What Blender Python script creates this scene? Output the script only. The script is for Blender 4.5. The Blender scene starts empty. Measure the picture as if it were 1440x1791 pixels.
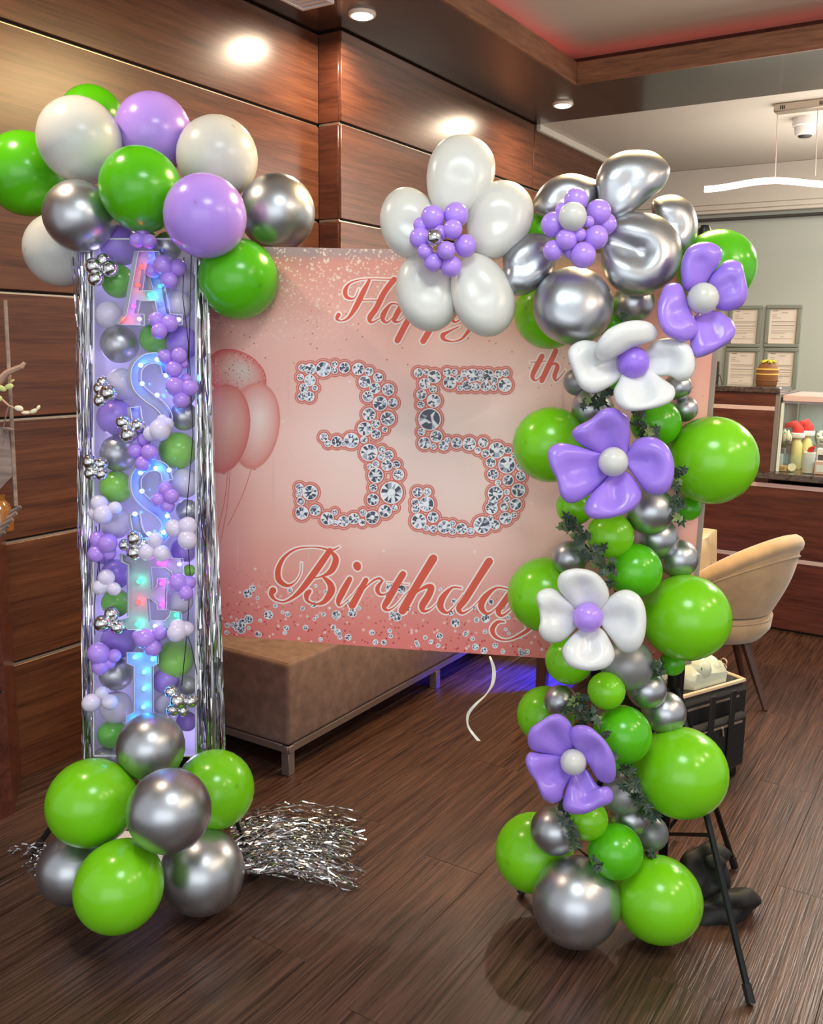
import bpy, bmesh, math, random
from mathutils import Vector, Matrix, Quaternion
random.seed(7)
SC = bpy.context.scene
COL = SC.collection
# ---------------------------------------------------------------- camera
FPX, CX, CY, CAM_H = 1600.0, 720.0, 895.5, 1.5
YAW, PITCH, ROLL = math.radians(32.3), math.radians(10.4), math.radians(0.9)
_fh = Vector((-math.sin(YAW), math.cos(YAW), 0)); _rt = Vector((math.cos(YAW), math.sin(YAW), 0)); _up = Vector((0, 0, 1))
FWD = math.cos(PITCH)*_fh - math.sin(PITCH)*_up
_u = math.sin(PITCH)*_fh + math.cos(PITCH)*_up
RGT = math.cos(ROLL)*_rt + math.sin(ROLL)*_u
UPV = -math.sin(ROLL)*_rt + math.cos(ROLL)*_u
CAMP = Vector((0, 0, CAM_H))
cd = bpy.data.cameras.new('camera'); cam = bpy.data.objects.new('camera', cd); COL.objects.link(cam)
cd.sensor_fit = 'HORIZONTAL'; cd.sensor_width = 36; cd.lens = 36*FPX/1440; cd.clip_start = 0.02
M = Matrix((RGT, UPV, -FWD)).transposed().to_4x4(); M.translation = CAMP
cam.matrix_world = M
SC.camera = cam
# ---------------------------------------------------------------- world, exposure, lights
SC.view_settings.view_transform = 'Standard'; SC.view_settings.look = 'None'
SC.view_settings.exposure = 0.0; SC.view_settings.gamma = 1.0; SC.view_settings.use_curve_mapping = False
W = bpy.data.worlds.new('world'); SC.world = W; W.use_nodes = True
W.node_tree.nodes['Background'].inputs[0].default_value = (0.95, 0.97, 1.0, 1)
W.node_tree.nodes['Background'].inputs[1].default_value = 0.70
CEIL = 2.843
def area(name, loc, size, power, col, target=None, shape='DISK', sy=None):
    l = bpy.data.lights.new(name, 'AREA'); l.energy = power; l.color = col; l.shape = shape; l.size = size
    if sy: l.size_y = sy
    o = bpy.data.objects.new(name, l); COL.objects.link(o); o.location = loc
    d = (Vector(target) - Vector(loc)) if target else Vector((0, 0, -1))
    o.rotation_euler = d.to_track_quat('-Z', 'Y').to_euler(); return o
area('panel_lamp', (-0.15, 0.6, 2.98), 0.85, 34, (0.86, 0.98, 1.0))
area('front_fill', (1.0, -2.4, 1.6), 4.6, 58, (0.90, 0.97, 1.0), (-1.0, 2.0, 1.1), 'RECTANGLE', 2.2)  # added broad frontal fill behind the camera, no actual window there
WARM = (1.0, 0.80, 0.58)
for p, e in (((1.7, 1.0, CEIL-.03), 18), ((1.7, 2.2, CEIL-.03), 18), ((1.7, 3.4, CEIL-.03), 18), ((0.4, 5.05, CEIL-.03), 26), ((-2.40, 1.30, CEIL-.03), 16), ((-2.385, 3.33, CEIL-.045), 15), ((-2.235, 5.06, CEIL-.045), 14)):
    area('downlight_lamp', p, 0.085, e, WARM)
area('reception_lamp', (0.3, 6.2, CEIL-.05), 1.2, 85, (1.0, 0.93, 0.82))
area('pendant_uplight', (-0.6, 6.1, 2.2), 1.4, 20, (1.0, 0.90, 0.80), (-0.9, 6.0, 3.0))
area('hanging_lamp', (-1.05, 3.15, 2.78), 0.75, 72, (1.0, 0.72, 0.34))
area('tray_fill', (1.3, 1.6, 2.55), 0.5, 26, (1.0, 0.88, 0.76), (1.0, 2.0, 3.0))  # added upward fill that brightens the tray ceiling, not a fitting
# ---------------------------------------------------------------- helpers
def ray(x, y): return RGT*((x-CX)/FPX) - UPV*((y-CY)/FPX) + FWD
def at(x, y, D): return CAMP + ray(x, y)*D
def on_plane(x, y, p0, n):
    d = ray(x, y); return CAMP + d*((p0-CAMP).dot(n)/d.dot(n))
def onY(x, y, Y): return on_plane(x, y, Vector((0, Y, 0)), Vector((0, 1, 0)))
def onX(x, y, X): return on_plane(x, y, Vector((X, 0, 0)), Vector((1, 0, 0)))
def onZ(x, y, Z=0): return on_plane(x, y, Vector((0, 0, Z)), Vector((0, 0, 1)))
class MB:
    def __init__(s): s.v = []; s.f = []; s.m = []
    def add(s, vs, fs, mi=0):
        b = len(s.v); s.v += [Vector(v) for v in vs]; s.f += [[b+i for i in f] for f in fs]; s.m += [mi]*len(fs); return s
    def box(s, c, d, R=None, bev=0.0, mi=0, seg=1):
        c = Vector(c); hx, hy, hz = d[0]/2, d[1]/2, d[2]/2
        if bev > 0:
            bm = bmesh.new(); bmesh.ops.create_cube(bm, size=1)
            for v in bm.verts: v.co = Vector((v.co.x*d[0], v.co.y*d[1], v.co.z*d[2]))
            bmesh.ops.bevel(bm, geom=bm.edges[:], offset=bev, segments=seg, affect='EDGES', profile=0.5)
            bm.verts.index_update()
            vs = [v.co.copy() for v in bm.verts]; fs = [[v.index for v in f.verts] for f in bm.faces]; bm.free()
        else:
            vs = [Vector((x, y, z)) for x in (-hx, hx) for y in (-hy, hy) for z in (-hz, hz)]
            fs = [(0, 1, 3, 2), (4, 6, 7, 5), (0, 4, 5, 1), (2, 3, 7, 6), (0, 2, 6, 4), (1, 5, 7, 3)]
        if R is not None: vs = [R @ v for v in vs]
        return s.add([c+v for v in vs], fs, mi)
    def bb(s, x0, x1, y0, y1, z0, z1, bev=0.0, mi=0):
        return s.box(((x0+x1)/2, (y0+y1)/2, (z0+z1)/2), (abs(x1-x0), abs(y1-y0), abs(z1-z0)), None, bev, mi)
    def tube(s, pts, r, n=8, mi=0, closed=False):
        pts = [Vector(p) for p in pts]; k = len(pts); rs = r if isinstance(r, (list, tuple)) else [r]*k
        vs = []; a = None
        for i, p in enumerate(pts):
            t = (pts[min(i+1, k-1)]-pts[max(i-1, 0)]).normalized()
            if a is None:
                a = t.orthogonal().normalized()
            else:
                a = (a - t*a.dot(t)).normalized()
            b = t.cross(a)
            vs += [p+(a*math.cos(2*math.pi*j/n)+b*math.sin(2*math.pi*j/n))*rs[i] for j in range(n)]
        fs = [(i*n+j, i*n+(j+1) % n, (i+1)*n+(j+1) % n, (i+1)*n+j) for i in range(k-1) for j in range(n)]
        fs += [list(range(n))[::-1], [(k-1)*n+j for j in range(n)]]
        return s.add(vs, fs, mi)
    def lathe(s, c, prof, n=20, ax=(0, 0, 1), mi=0):
        q = Vector(ax).to_track_quat('Z', 'Y'); c = Vector(c); vs = []
        for r, z in prof: vs += [c + q @ Vector((r*math.cos(2*math.pi*j/n), r*math.sin(2*math.pi*j/n), z)) for j in range(n)]
        k = len(prof)
        fs = [(i*n+j, i*n+(j+1) % n, (i+1)*n+(j+1) % n, (i+1)*n+j) for i in range(k-1) for j in range(n)]
        fs += [list(range(n))[::-1], [(k-1)*n+j for j in range(n)]]
        return s.add(vs, fs, mi)
    def ell(s, c, r, n=16, m=10, q=None, mi=0):
        c = Vector(c); r = (r, r, r) if not isinstance(r, (tuple, list)) else r
        vs = []; fs = []
        for i in range(1, m):
            ph = math.pi*i/m
            for j in range(n):
                th = 2*math.pi*j/n; v = Vector((r[0]*math.sin(ph)*math.cos(th), r[1]*math.sin(ph)*math.sin(th), r[2]*math.cos(ph)))
                vs.append(c+(q @ v if q else v))
        t = Vector((0, 0, r[2])); vs += [c+(q @ t if q else t), c-(q @ t if q else t)]
        T, Bt = len(vs)-2, len(vs)-1
        for i in range(m-2):
            for j in range(n): fs.append((i*n+j, (i+1)*n+j, (i+1)*n+(j+1) % n, i*n+(j+1) % n))
        for j in range(n):
            fs.append((T, j, (j+1) % n)); fs.append((Bt, (m-2)*n+(j+1) % n, (m-2)*n+j))
        return s.add(vs, fs, mi)
    def grid(s, fn, nu, nv, mi=0):
        vs = [fn(i/nu, j/nv) for j in range(nv+1) for i in range(nu+1)]
        fs = [(j*(nu+1)+i, j*(nu+1)+i+1, (j+1)*(nu+1)+i+1, (j+1)*(nu+1)+i) for j in range(nv) for i in range(nu)]
        return s.add(vs, fs, mi)
    def mesh(s, name, mats, off=None, smooth=True, fix=True):
        me = bpy.data.meshes.new(name); o = off or Vector((0, 0, 0))
        me.from_pydata([v-o for v in s.v], [], s.f)
        for m in (mats if isinstance(mats, (list, tuple)) else [mats]): me.materials.append(m)
        for p, mi in zip(me.polygons, s.m): p.material_index = mi
        if fix:
            bm = bmesh.new(); bm.from_mesh(me); bmesh.ops.recalc_face_normals(bm, faces=bm.faces); bm.to_mesh(me); bm.free()
        if smooth:
            me.polygons.foreach_set('use_smooth', [True]*len(me.polygons))
            try: me.set_sharp_from_angle(angle=math.radians(42))
            except Exception: pass
        me.update(); return me
def rootloc(p):
    v = Vector((0, 0, 0))
    while p is not None: v = v + p.location; p = p.parent
    return v
def tag(o, label=None, cat=None, group=None, kind=None):
    if label: o['label'] = label
    if cat: o['category'] = cat
    if group: o['group'] = group
    if kind: o['kind'] = kind
    return o
def obj(name, mb, mats, parent=None, base=None, smooth=True, fix=True):
    """one mesh object; mb in world coordinates; base = its origin when top-level"""
    off = rootloc(parent) if parent else (Vector(base) if base else Vector((0, 0, 0)))
    o = bpy.data.objects.new(name, mb.mesh(name, mats, off, smooth, fix)); COL.objects.link(o)
    if parent: o.parent = parent
    else: o.location = off
    return o
def thing(name, label, cat, loc, group=None):
    o = bpy.data.objects.new(name, None); COL.objects.link(o); o.empty_display_size = .1; o.location = loc
    return tag(o, label, cat, group)
def struct(name, mb, m, parent=None, smooth=True):
    o = obj(name, mb, m, parent, None, smooth)
    if not parent: o['kind'] = 'structure'
    return o
# ---------------------------------------------------------------- materials
def lin(r, g, b): return tuple(((c/255)/12.92 if c/255 <= .04045 else ((c/255+.055)/1.055)**2.4) for c in (r, g, b)) + (1,)
def nt(name):
    m = bpy.data.materials.new(name); m.use_nodes = True; t = m.node_tree
    return m, t, t.nodes['Principled BSDF']
def N(t, ty, **kw):
    n = t.nodes.new(ty)
    for k, v in kw.items(): setattr(n, k, v)
    return n
def mat(name, c, rough=.5, metal=0, coat=0, spec=.5, bump=0, bscale=60, var=0.0, vscale=8):
    m, t, b = nt(name)
    b.inputs['Base Color'].default_value = c; b.inputs['Roughness'].default_value = rough; b.inputs['Metallic'].default_value = metal
    b.inputs['Coat Weight'].default_value = coat; b.inputs['Coat Roughness'].default_value = .08; b.inputs['Specular IOR Level'].default_value = spec
    if bump or var:
        tc = N(t, 'ShaderNodeTexCoord'); nz = N(t, 'ShaderNodeTexNoise'); nz.inputs['Scale'].default_value = bscale if bump else vscale; nz.inputs['Detail'].default_value = 5
        t.links.new(tc.outputs['Object'], nz.inputs['Vector'])
        if bump:
            bp = N(t, 'ShaderNodeBump'); bp.inputs['Strength'].default_value = bump; bp.inputs['Distance'].default_value = .004
            t.links.new(nz.outputs['Fac'], bp.inputs['Height']); t.links.new(bp.outputs['Normal'], b.inputs['Normal'])
        if var:
            n2 = N(t, 'ShaderNodeTexNoise'); n2.inputs['Scale'].default_value = vscale; n2.inputs['Detail'].default_value = 6; t.links.new(tc.outputs['Object'], n2.inputs['Vector'])
            r = N(t, 'ShaderNodeValToRGB'); r.color_ramp.elements[0].position = .3; r.color_ramp.elements[1].position = .7
            r.color_ramp.elements[0].color = tuple(x*(1-var) for x in c[:3])+(1,); r.color_ramp.elements[1].color = tuple(min(1, x*(1+var)) for x in c[:3])+(1,)
            t.links.new(n2.outputs['Fac'], r.inputs['Fac']); t.links.new(r.outputs['Color'], b.inputs['Base Color'])
    return m
def emis(name, c, s):
    m, t, b = nt(name); b.inputs['Base Color'].default_value = tuple(x*.25 for x in c[:3])+(1,); b.inputs['Specular IOR Level'].default_value = .2; b.inputs['Emission Color'].default_value = c; b.inputs['Emission Strength'].default_value = s; return m
def wood(name, dark, light, scale, rough=.3, rnd=True, coat=0., bump=.05, detail=1.0, fine=1.0):
    """straight grained wood; scale = stretch of the noise along x, y, z"""
    m, t, b = nt(name); tc = N(t, 'ShaderNodeTexCoord'); mp = N(t, 'ShaderNodeMapping'); mp.inputs['Scale'].default_value = scale
    t.links.new(tc.outputs['Object'], mp.inputs['Vector'])
    if rnd:
        oi = N(t, 'ShaderNodeObjectInfo'); mu = N(t, 'ShaderNodeMath', operation='MULTIPLY'); mu.inputs[1].default_value = 37
        cb = N(t, 'ShaderNodeCombineXYZ'); t.links.new(oi.outputs['Random'], mu.inputs[0])
        for i in range(3): t.links.new(mu.outputs[0], cb.inputs[i])
        t.links.new(cb.outputs[0], mp.inputs['Location'])
    n1 = N(t, 'ShaderNodeTexNoise'); n1.inputs['Scale'].default_value = 1.0*detail; n1.inputs['Detail'].default_value = 7; n1.inputs['Distortion'].default_value = .9
    n2 = N(t, 'ShaderNodeTexNoise'); n2.inputs['Scale'].default_value = 6.0*fine; n2.inputs['Detail'].default_value = 3; n2.inputs['Distortion'].default_value = .3
    t.links.new(mp.outputs[0], n1.inputs['Vector']); t.links.new(mp.outputs[0], n2.inputs['Vector'])
    mx = N(t, 'ShaderNodeMath', operation='MULTIPLY_ADD'); mx.inputs[1].default_value = .45; t.links.new(n2.outputs['Fac'], mx.inputs[0])
    m2 = N(t, 'ShaderNodeMath', operation='MULTIPLY'); m2.inputs[1].default_value = .62; t.links.new(n1.outputs['Fac'], m2.inputs[0]); t.links.new(m2.outputs[0], mx.inputs[2])
    r = N(t, 'ShaderNodeValToRGB'); e = r.color_ramp.elements; e[0].position = .38; e[0].color = dark; e[1].position = .68; e[1].color = light
    t.links.new(mx.outputs[0], r.inputs['Fac']); t.links.new(r.outputs['Color'], b.inputs['Base Color'])
    b.inputs['Roughness'].default_value = rough; b.inputs['Coat Weight'].default_value = coat; b.inputs['Coat Roughness'].default_value = .12
    if bump:
        bp = N(t, 'ShaderNodeBump'); bp.inputs['Strength'].default_value = bump; bp.inputs['Distance'].default_value = .002
        t.links.new(mx.outputs[0], bp.inputs['Height']); t.links.new(bp.outputs['Normal'], b.inputs['Normal'])
    return m
def latex(name, c, rough=.22, metal=0, rim=None, coat=.0, sss=0.0):
    """balloon skin: the thick tip of the balloon (+z pole) is a little darker"""
    m, t, b = nt(name); tc = N(t, 'ShaderNodeTexCoord'); sp = N(t, 'ShaderNodeSeparateXYZ'); t.links.new(tc.outputs['Object'], sp.inputs[0])
    r = N(t, 'ShaderNodeValToRGB'); e = r.color_ramp.elements; e[0].position = .994; e[0].color = c; e[1].position = 1.0; e[1].color = tuple(x*.7 for x in c[:3])+(1,)
    t.links.new(sp.outputs['Z'], r.inputs['Fac']); t.links.new(r.outputs['Color'], b.inputs['Base Color'])
    b.inputs['Roughness'].default_value = rough; b.inputs['Metallic'].default_value = metal; b.inputs['Coat Weight'].default_value = coat; b.inputs['Coat Roughness'].default_value = .1
    if sss:
        b.inputs['Subsurface Weight'].default_value = sss; b.inputs['Subsurface Radius'].default_value = (.02, .02, .02)
    return m
GREEN = latex('green_latex', lin(118, 198, 20)); GREEN2 = latex('deep_green_latex', lin(82, 178, 14))
LILAC = latex('lilac_latex', lin(176, 140, 232)); PURP = latex('purple_latex', lin(150, 112, 226), .3)
WHITE = latex('white_latex', lin(204, 204, 199), .27); CHROME = latex('chrome_latex', (.48, .49, .52, 1), .35, .96)
PURPS = latex('small_purple_latex', lin(176, 138, 236), .22)
MIRROR = latex('mirror_silver_latex', (.72, .72, .74, 1), .14, 1.0)
MATTE = latex('matte_silver_latex', (.30, .30, .31, 1), .42, .55)
PEARL = latex('pearl_latex', lin(214, 206, 232), .22)
BAL = dict(G=GREEN, D=GREEN2, L=LILAC, P=PURP, W=WHITE, C=CHROME, M=MIRROR, T=MATTE, p=PURPS, w=PEARL)
WOODW = wood('wall_laminate', lin(66, 36, 25), lin(106, 64, 43), (26, 1.0, 26), .28, coat=.0, bump=.02)
WOODX = wood('counter_laminate', lin(56, 24, 20), lin(98, 52, 42), (1.3, 14, 14), .3, coat=.2, bump=.02)
WOODN = wood('return_laminate', lin(60, 28, 18), lin(96, 52, 36), (1.3, 14, 14), .3, coat=.2, bump=.02)
FLOORM = wood('vinyl_plank', lin(34, 20, 16), lin(90, 63, 52), (80, 2.6, 80), .31, coat=.0, bump=1.0, fine=.4)
BASEF = mat('floor_joint', lin(36, 22, 18), .7)
SOFF = wood('soffit_laminate', lin(38, 24, 18), lin(62, 42, 32), (6, 2, 6), .22, rnd=False, coat=.4, bump=0)
FASC = wood('fascia_laminate', lin(112, 74, 54), lin(160, 112, 82), (1.6, 1.6, 18), .35, rnd=False)
STEEL = mat('brushed_metal', lin(200, 186, 170), .32, .9)
STRIPL = mat('pale_metal', lin(222, 200, 198), .4, .5)
WPAINT = mat('white_paint', lin(205, 198, 186), .7); GPAINT = mat('grey_green_paint', lin(172, 178, 170), .6)
WHITEP = mat('white_plastic', lin(232, 230, 226), .35); DARK = mat('dark_gap', lin(24, 14, 10), .7)
BLACKM = mat('black_metal', lin(18, 18, 19), .35, .5); BLACKF = mat('black_nylon', lin(8, 8, 9), .65, bump=.3, bscale=300)
GRANITE = mat('granite', lin(62, 58, 60), .18, var=.9, vscale=42, coat=.4)
VELVET = mat('beige_velvet', lin(176, 148, 112), .75, var=.12, vscale=14); VELVET.node_tree.nodes['Principled BSDF'].inputs['Sheen Weight'].default_value = .5
SUEDE = mat('taupe_suede', lin(120, 96, 86), .85, bump=.25, bscale=90, var=.22, vscale=26)
DWOOD = mat('dark_wood_leg', lin(74, 46, 34), .45)
FOIL = mat('silver_foil', (.66, .66, .67, 1), .10, 1.0)
# ---------------------------------------------------------------- floor
fl = struct('floor', MB().bb(-3.2, 3.2, -.6, 7.5, -.05, -.004), BASEF)
pw, pl = .182, 1.22
for i in range(17):
    x0 = -2.74 + i*pw; off = (i*0.47) % 1.0*pl
    for k in range(-1, 5):
        y0 = max(.6, k*pl+off); y1 = min(5.2, (k+1)*pl+off)
        if y1-y0 < .05: continue
        obj('plank', MB().bb(x0+.0003, x0+pw-.0003, y0+.0003, y1-.0003, -.006, 0, .0008), FLOORM, fl)
# ---------------------------------------------------------------- left wall, panelled
XA, XB, YR, YS = -2.70, -2.574, 3.44, 5.42
GZ = [0, .417, .837, 1.24, 1.645, 2.045, 2.458, CEIL]
wl = struct('wall_left', MB().bb(-2.85, XA-.016, .6, YR+.02, 0, CEIL+.1).bb(-2.85, XB-.016, YR+.016, 7.5, 0, CEIL+.1), DARK)
for i in range(7):
    z0, z1 = GZ[i]+(.007 if i else 0), GZ[i+1]-.007
    obj('panel', MB().bb(XA-.016, XA, .62, YR, z0, z1, .002), WOODW, wl)
    obj('panel', MB().bb(XB-.016, XB, YR, YS-.004, z0, z1, .002), WOODW, wl)
    obj('panel', MB().bb(XB-.016, XB, YS+.004, 7.4, z0, z1, .002), WOODW, wl)
    obj('panel', MB().bb(XA, XB-.016, YR, YR+.014, z0, z1, .002), WOODN, wl)
    if i:
        obj('metal_strip', MB().bb(XA-.016, XA-.010, .62, YR, GZ[i]-.007, GZ[i]-.001), STEEL, wl)
        obj('metal_strip', MB().bb(XB-.016, XB-.010, YR, 7.4, GZ[i]-.007, GZ[i]-.001), STEEL, wl)
        obj('metal_strip', MB().bb(XA, XB-.016, YR+.003, YR+.012, GZ[i]-.005, GZ[i]+.005), STEEL, wl)
# ---------------------------------------------------------------- ceiling, tray, soffit
TX, TY, SY = -2.013, 4.72, 5.44
ce = struct('ceiling', MB().bb(TX-.2, 3.2, -.6, TY+.2, 3.02, 3.06), WPAINT)
struct('ceiling_reception', MB().bb(-2.85, 3.2, SY, 7.5, CEIL, CEIL+.05), WPAINT)
so = struct('ceiling_soffit', MB().bb(-2.85, TX-.16, -.6, SY, CEIL, CEIL+.03).bb(TX-.16, TX-.02, -.6, SY, CEIL, CEIL+.03).bb(TX-.02, 3.2, TY+.02, SY, CEIL, CEIL+.03)
            .bb(-2.85, TX-.19, -.6, SY, CEIL+.03, 3.1).bb(TX-.19, 3.2, TY+.19, SY, CEIL+.03, 3.1), SOFF)
fa = struct('trim_fascia', MB().bb(TX-.02, TX, -.6, TY+.02, CEIL-.004, 2.945, .002).bb(TX, 3.2, TY, TY+.02, CEIL-.004, 2.945, .002), FASC)
struct('trim_cove', MB().bb(XB, XB+.03, SY, 7.4, CEIL-.04, CEIL, .004), WPAINT)
REDL = emis('red_led', (1, .05, .03, 1), .7)
st = obj('led_strip', MB().bb(TX-.10, TX-.09, -.5, TY+.08, CEIL+.034, CEIL+.046).bb(TX-.10, 3.1, TY+.09, TY+.10, CEIL+.034, CEIL+.046), REDL, None)
tag(st, 'red light strip hidden in the ceiling cove above the wooden fascia', 'light strip')
lr = area('red_cove_lamp', (TX-.09, 2.6, CEIL+.06), .05, 1.7, (1, .10, .06), (TX+.1, 2.6, 3.02), 'RECTANGLE', 4.4); lr.data.size = .04
lr.rotation_euler = (math.pi, math.radians(-25), 0)
lr2 = area('red_cove_lamp', (-1.3, TY+.09, CEIL+.06), 1.5, .35, (1, .10, .06), (-1.3, TY-.1, 3.02), 'RECTANGLE', .04)
lr2.rotation_euler = (math.pi+math.radians(-25), 0, 0)
# back wall of the reception
BY = 7.35
struct('wall_back', MB().bb(-2.85, 3.2, BY, BY+.1, 0, CEIL+.05), GPAINT)
struct('trim_crown', MB().bb(XB, 3.2, BY-.05, BY, 2.50, 2.53, .006).bb(XB, 3.2, BY-.03, BY, 2.53, 2.57, .004).bb(XB, 3.2, BY-.022, BY, 2.57, CEIL, .004), WPAINT)
struct('trim_rail', MB().bb(XB, 3.2, BY-.05, BY-.002, 2.452, 2.472, .003), mat('black_rail', lin(44, 42, 40), .4))
# ---------------------------------------------------------------- downlights, vent
LAMP = emis('lamp_glow', (1, .90, .72, 1), 6)
RIM = mat('lamp_rim', lin(230, 214, 200), .3)
def downlight(x, y, label, grp=None):
    t = thing('downlight', label, 'ceiling light', (x, y, CEIL), grp)
    obj('rim', MB().lathe((x, y, CEIL-.014), [(.046, .0), (.054, 0), (.058, .006), (.058, .014), (.046, .014)], 28), RIM, t)
    obj('diffuser', MB().lathe((x, y, CEIL-.020), [(.036, 0), (.046, .006), (.046, .018)], 28), LAMP, t)
downlight(-2.385, 3.33, 'round white downlight in dark soffit above the wide wood panel joint')
downlight(-2.235, 5.06, 'round white downlight in dark soffit at the far corner above silver flower')
vt = thing('air_vent', 'white slotted air vent in the dark soffit at top of picture', 'vent', (-2.47, 3.02, CEIL))
obj('vent_frame', MB().bb(-2.56, -2.40, 2.72, 2.735, CEIL-.014, CEIL).bb(-2.56, -2.40, 3.145, 3.16, CEIL-.014, CEIL).bb(-2.56, -2.548, 2.735, 3.145, CEIL-.014, CEIL).bb(-2.412, -2.40, 2.735, 3.145, CEIL-.014, CEIL), WHITEP, vt)
for k in range(12): obj('slat', MB().bb(-2.546, -2.414, 2.745+k*.033, 2.765+k*.033, CEIL-.011, CEIL-.002), WHITEP, vt)
# ---------------------------------------------------------------- left cabinet, rack and twig
def cabinet():
    c0 = onZ(24, 1424); top = on_plane(22, 962, c0, Vector((c0.x, c0.y, 0)).normalized()).z
    back = Vector((-2.69, 1.768, 0)); d = (back-Vector((c0.x, c0.y, 0)))
    w = Vector((0, -1, 0))
    t = thing('side_cabinet', 'dark red wooden cabinet standing at the left picture edge by wall', 'cabinet', (c0.x, c0.y, 0))
    def slab(name, a, b, z0, z1, th, m):
        n = Vector((b-a).cross(Vector((0, 0, 1)))).normalized()*th
        vs = [a, b, b+n, a+n]; vs = [Vector((v.x, v.y, z0)) for v in vs]+[Vector((v.x, v.y, z1)) for v in vs]
        obj(name, MB().add(vs, [(0, 1, 2, 3), (4, 5, 6, 7), (0, 1, 5, 4), (1, 2, 6, 5), (2, 3, 7, 6), (3, 0, 4, 7)]), m, t, smooth=False)
    p = Vector((c0.x, c0.y, 0)); q = p+w*.6
    slab('side_panel', back, p, 0, top-.02, .012, WOODX)
    slab('front_panel', p, q, .42, top-.02, .012, WOODX)
    slab('front_panel', p, q, 0.0, .412, .012, WOODX)
    tp = [back, p, q, Vector((back.x, q.y, 0))]
    vs = [Vector((v.x, v.y, z)) for z in (top-.02, top) for v in tp]
    obj('cabinet_top', MB().add(vs, [(0, 1, 2, 3), (4, 5, 6, 7), (0, 1, 5, 4), (1, 2, 6, 5), (2, 3, 7, 6), (3, 0, 4, 7)]), WOODX, t, smooth=False)
    # rack on the cabinet
    D = 2.82
    r0 = at(14, 950, D); r0.z = top
    k = thing('plant_rack', 'pale wooden rack with a tall thin post on the side cabinet', 'rack', r0)
    GW = wood('weathered_wood', lin(96, 80, 76), lin(158, 138, 128), (2, 2, 9), .7)
    obj('post', MB().tube([at(9, 525, D), at(20, 730, D), at(28, 885, D)], .006, 6), GW, k)
    obj('board', MB().add([at(-16, 745, D), at(14, 748, D), at(24, 830, D), at(-16, 872, D)]+[at(-16, 745, D+.018), at(14, 748, D+.018), at(24, 830, D+.018), at(-16, 872, D+.018)], [(0, 1, 2, 3), (4, 5, 6, 7), (0, 1, 5, 4), (1, 2, 6, 5), (2, 3, 7, 6), (3, 0, 4, 7)]), GW, k, smooth=False)
    obj('hook', MB().tube([at(8, 750, D-.01), at(16, 750, D-.02), at(24, 752, D-.02)], .005, 6), GW, k)
    for j in range(5):
        x = 36-j*7; y = 886+j*11
        obj('slat', MB().tube([at(x-28, y+17, D-.01*j), at(x, y, D-.01*j)], .007, 5), GW, k)
    obj('wire', MB().tube([at(22, 690, D-.01), at(12, 720, D-.01), at(2, 765, D-.01)], .0025, 5), GW, k)
    a = thing('amber_jar', 'amber glass jar standing at the left edge on the rack slats', 'jar', at(4, 935, D-.02))
    obj('jar_body', MB().lathe(at(2, 930, D+.018), [(.02, 0), (.038, .006), (.04, .05), (.03, .085), (.018, .10), (.02, .115)], 16), mat('amber_glass', lin(150, 96, 44), .12, coat=.6), a)
    TW_ = mat('twig_bark', lin(186, 150, 132), .7, bump=.4, bscale=70); LF = mat('pale_leaf', lin(196, 204, 130), .5); PT = mat('pale_petal', lin(238, 228, 200), .5)
    g = thing('orchid_twig', 'pale curved twig with small cream leaves reaching in from the left edge', 'twig', at(-10, 700, D-.04))
    D2 = D-.04
    obj('branch', MB().tube([at(-25, 690, D2), at(0, 665, D2), at(12, 652, D2-.01), at(28, 645, D2-.01), at(38, 641, D2-.02), at(43, 634, D2-.02)], [.014, .012, .010, .009, .008, .005], 7), TW_, g)
    obj('branch', MB().tube([at(-20, 690, D2), at(5, 700, D2-.01), at(15, 709, D2), at(26, 714, D2), at(44, 720, D2), at(60, 719, D2), at(68, 712, D2)], [.004, .004, .003, .003, .003, .003, .002], 6), TW_, g)
    def leaf(x, y, rx, ry, ang, m, nm='leaf'):
        q = M.to_quaternion() @ Quaternion((0, 0, 1), math.radians(ang))
        obj(nm, MB().ell(at(x, y, D2-.012), (rx*D2/FPX, ry*D2/FPX, .004), 12, 6, q), m, g)
    for a_ in ((33, 714, 8, 5, -10), (45, 722, 8, 3, 0), (59, 719, 7, 4, 25), (67, 713, 3, 5, -30)): leaf(*a_, PT, 'petal')
    for a_ in ((16, 676, 8, 5, 15), (2, 679, 10, 5, -20), (0, 697, 4, 5, 0), (22, 666, 4, 2, 30)): leaf(*a_, LF)
cabinet()
# ---------------------------------------------------------------- bench
def bench():
    x0, x1, y0, y1, zt, zb = XA+.03, -1.945, 2.30, 4.35, .415, .112
    t = thing('upholstered_bench', 'long taupe suede bench on metal legs along the left wall behind banner', 'bench', ((x0+x1)/2, (y0+y1)/2, 0))
    obj('cushion', MB().box(((x0+x1)/2, (y0+y1)/2, (zt+zb)/2), (x1-x0, y1-y0, zt-zb), None, .016, 0, 3), SUEDE, t)
    pb = MB()
    pb.tube([(x0+.02, y0+.012, zt-.004), (x1-.012, y0+.012, zt-.004), (x1-.012, y1-.02, zt-.004)], .005, 6)
    obj('piping', pb, SUEDE, t)
    obj('frame', MB().bb(x0, x1, y0+.005, y0+.035, zb-.03, zb-.001, .003).bb(x1-.035, x1-.005, y0, y1, zb-.03, zb-.001, .003).bb(x0, x0+.03, y0, y1, zb-.03, zb-.001, .003), BENCHM, t)
    for x, y in ((x1-.02, y0+.02), (x0+.02, y0+.02), (x1-.02, y1-.02), (x0+.02, y1-.02), (x1-.02, (y0+y1)/2)):
        obj('leg', MB().bb(x-.017, x+.017, y-.017, y+.017, 0, zb-.03, .002), BENCHM, t)
BENCHM = mat('taupe_metal', lin(120, 104, 98), .45, .4)
bench()
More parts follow.
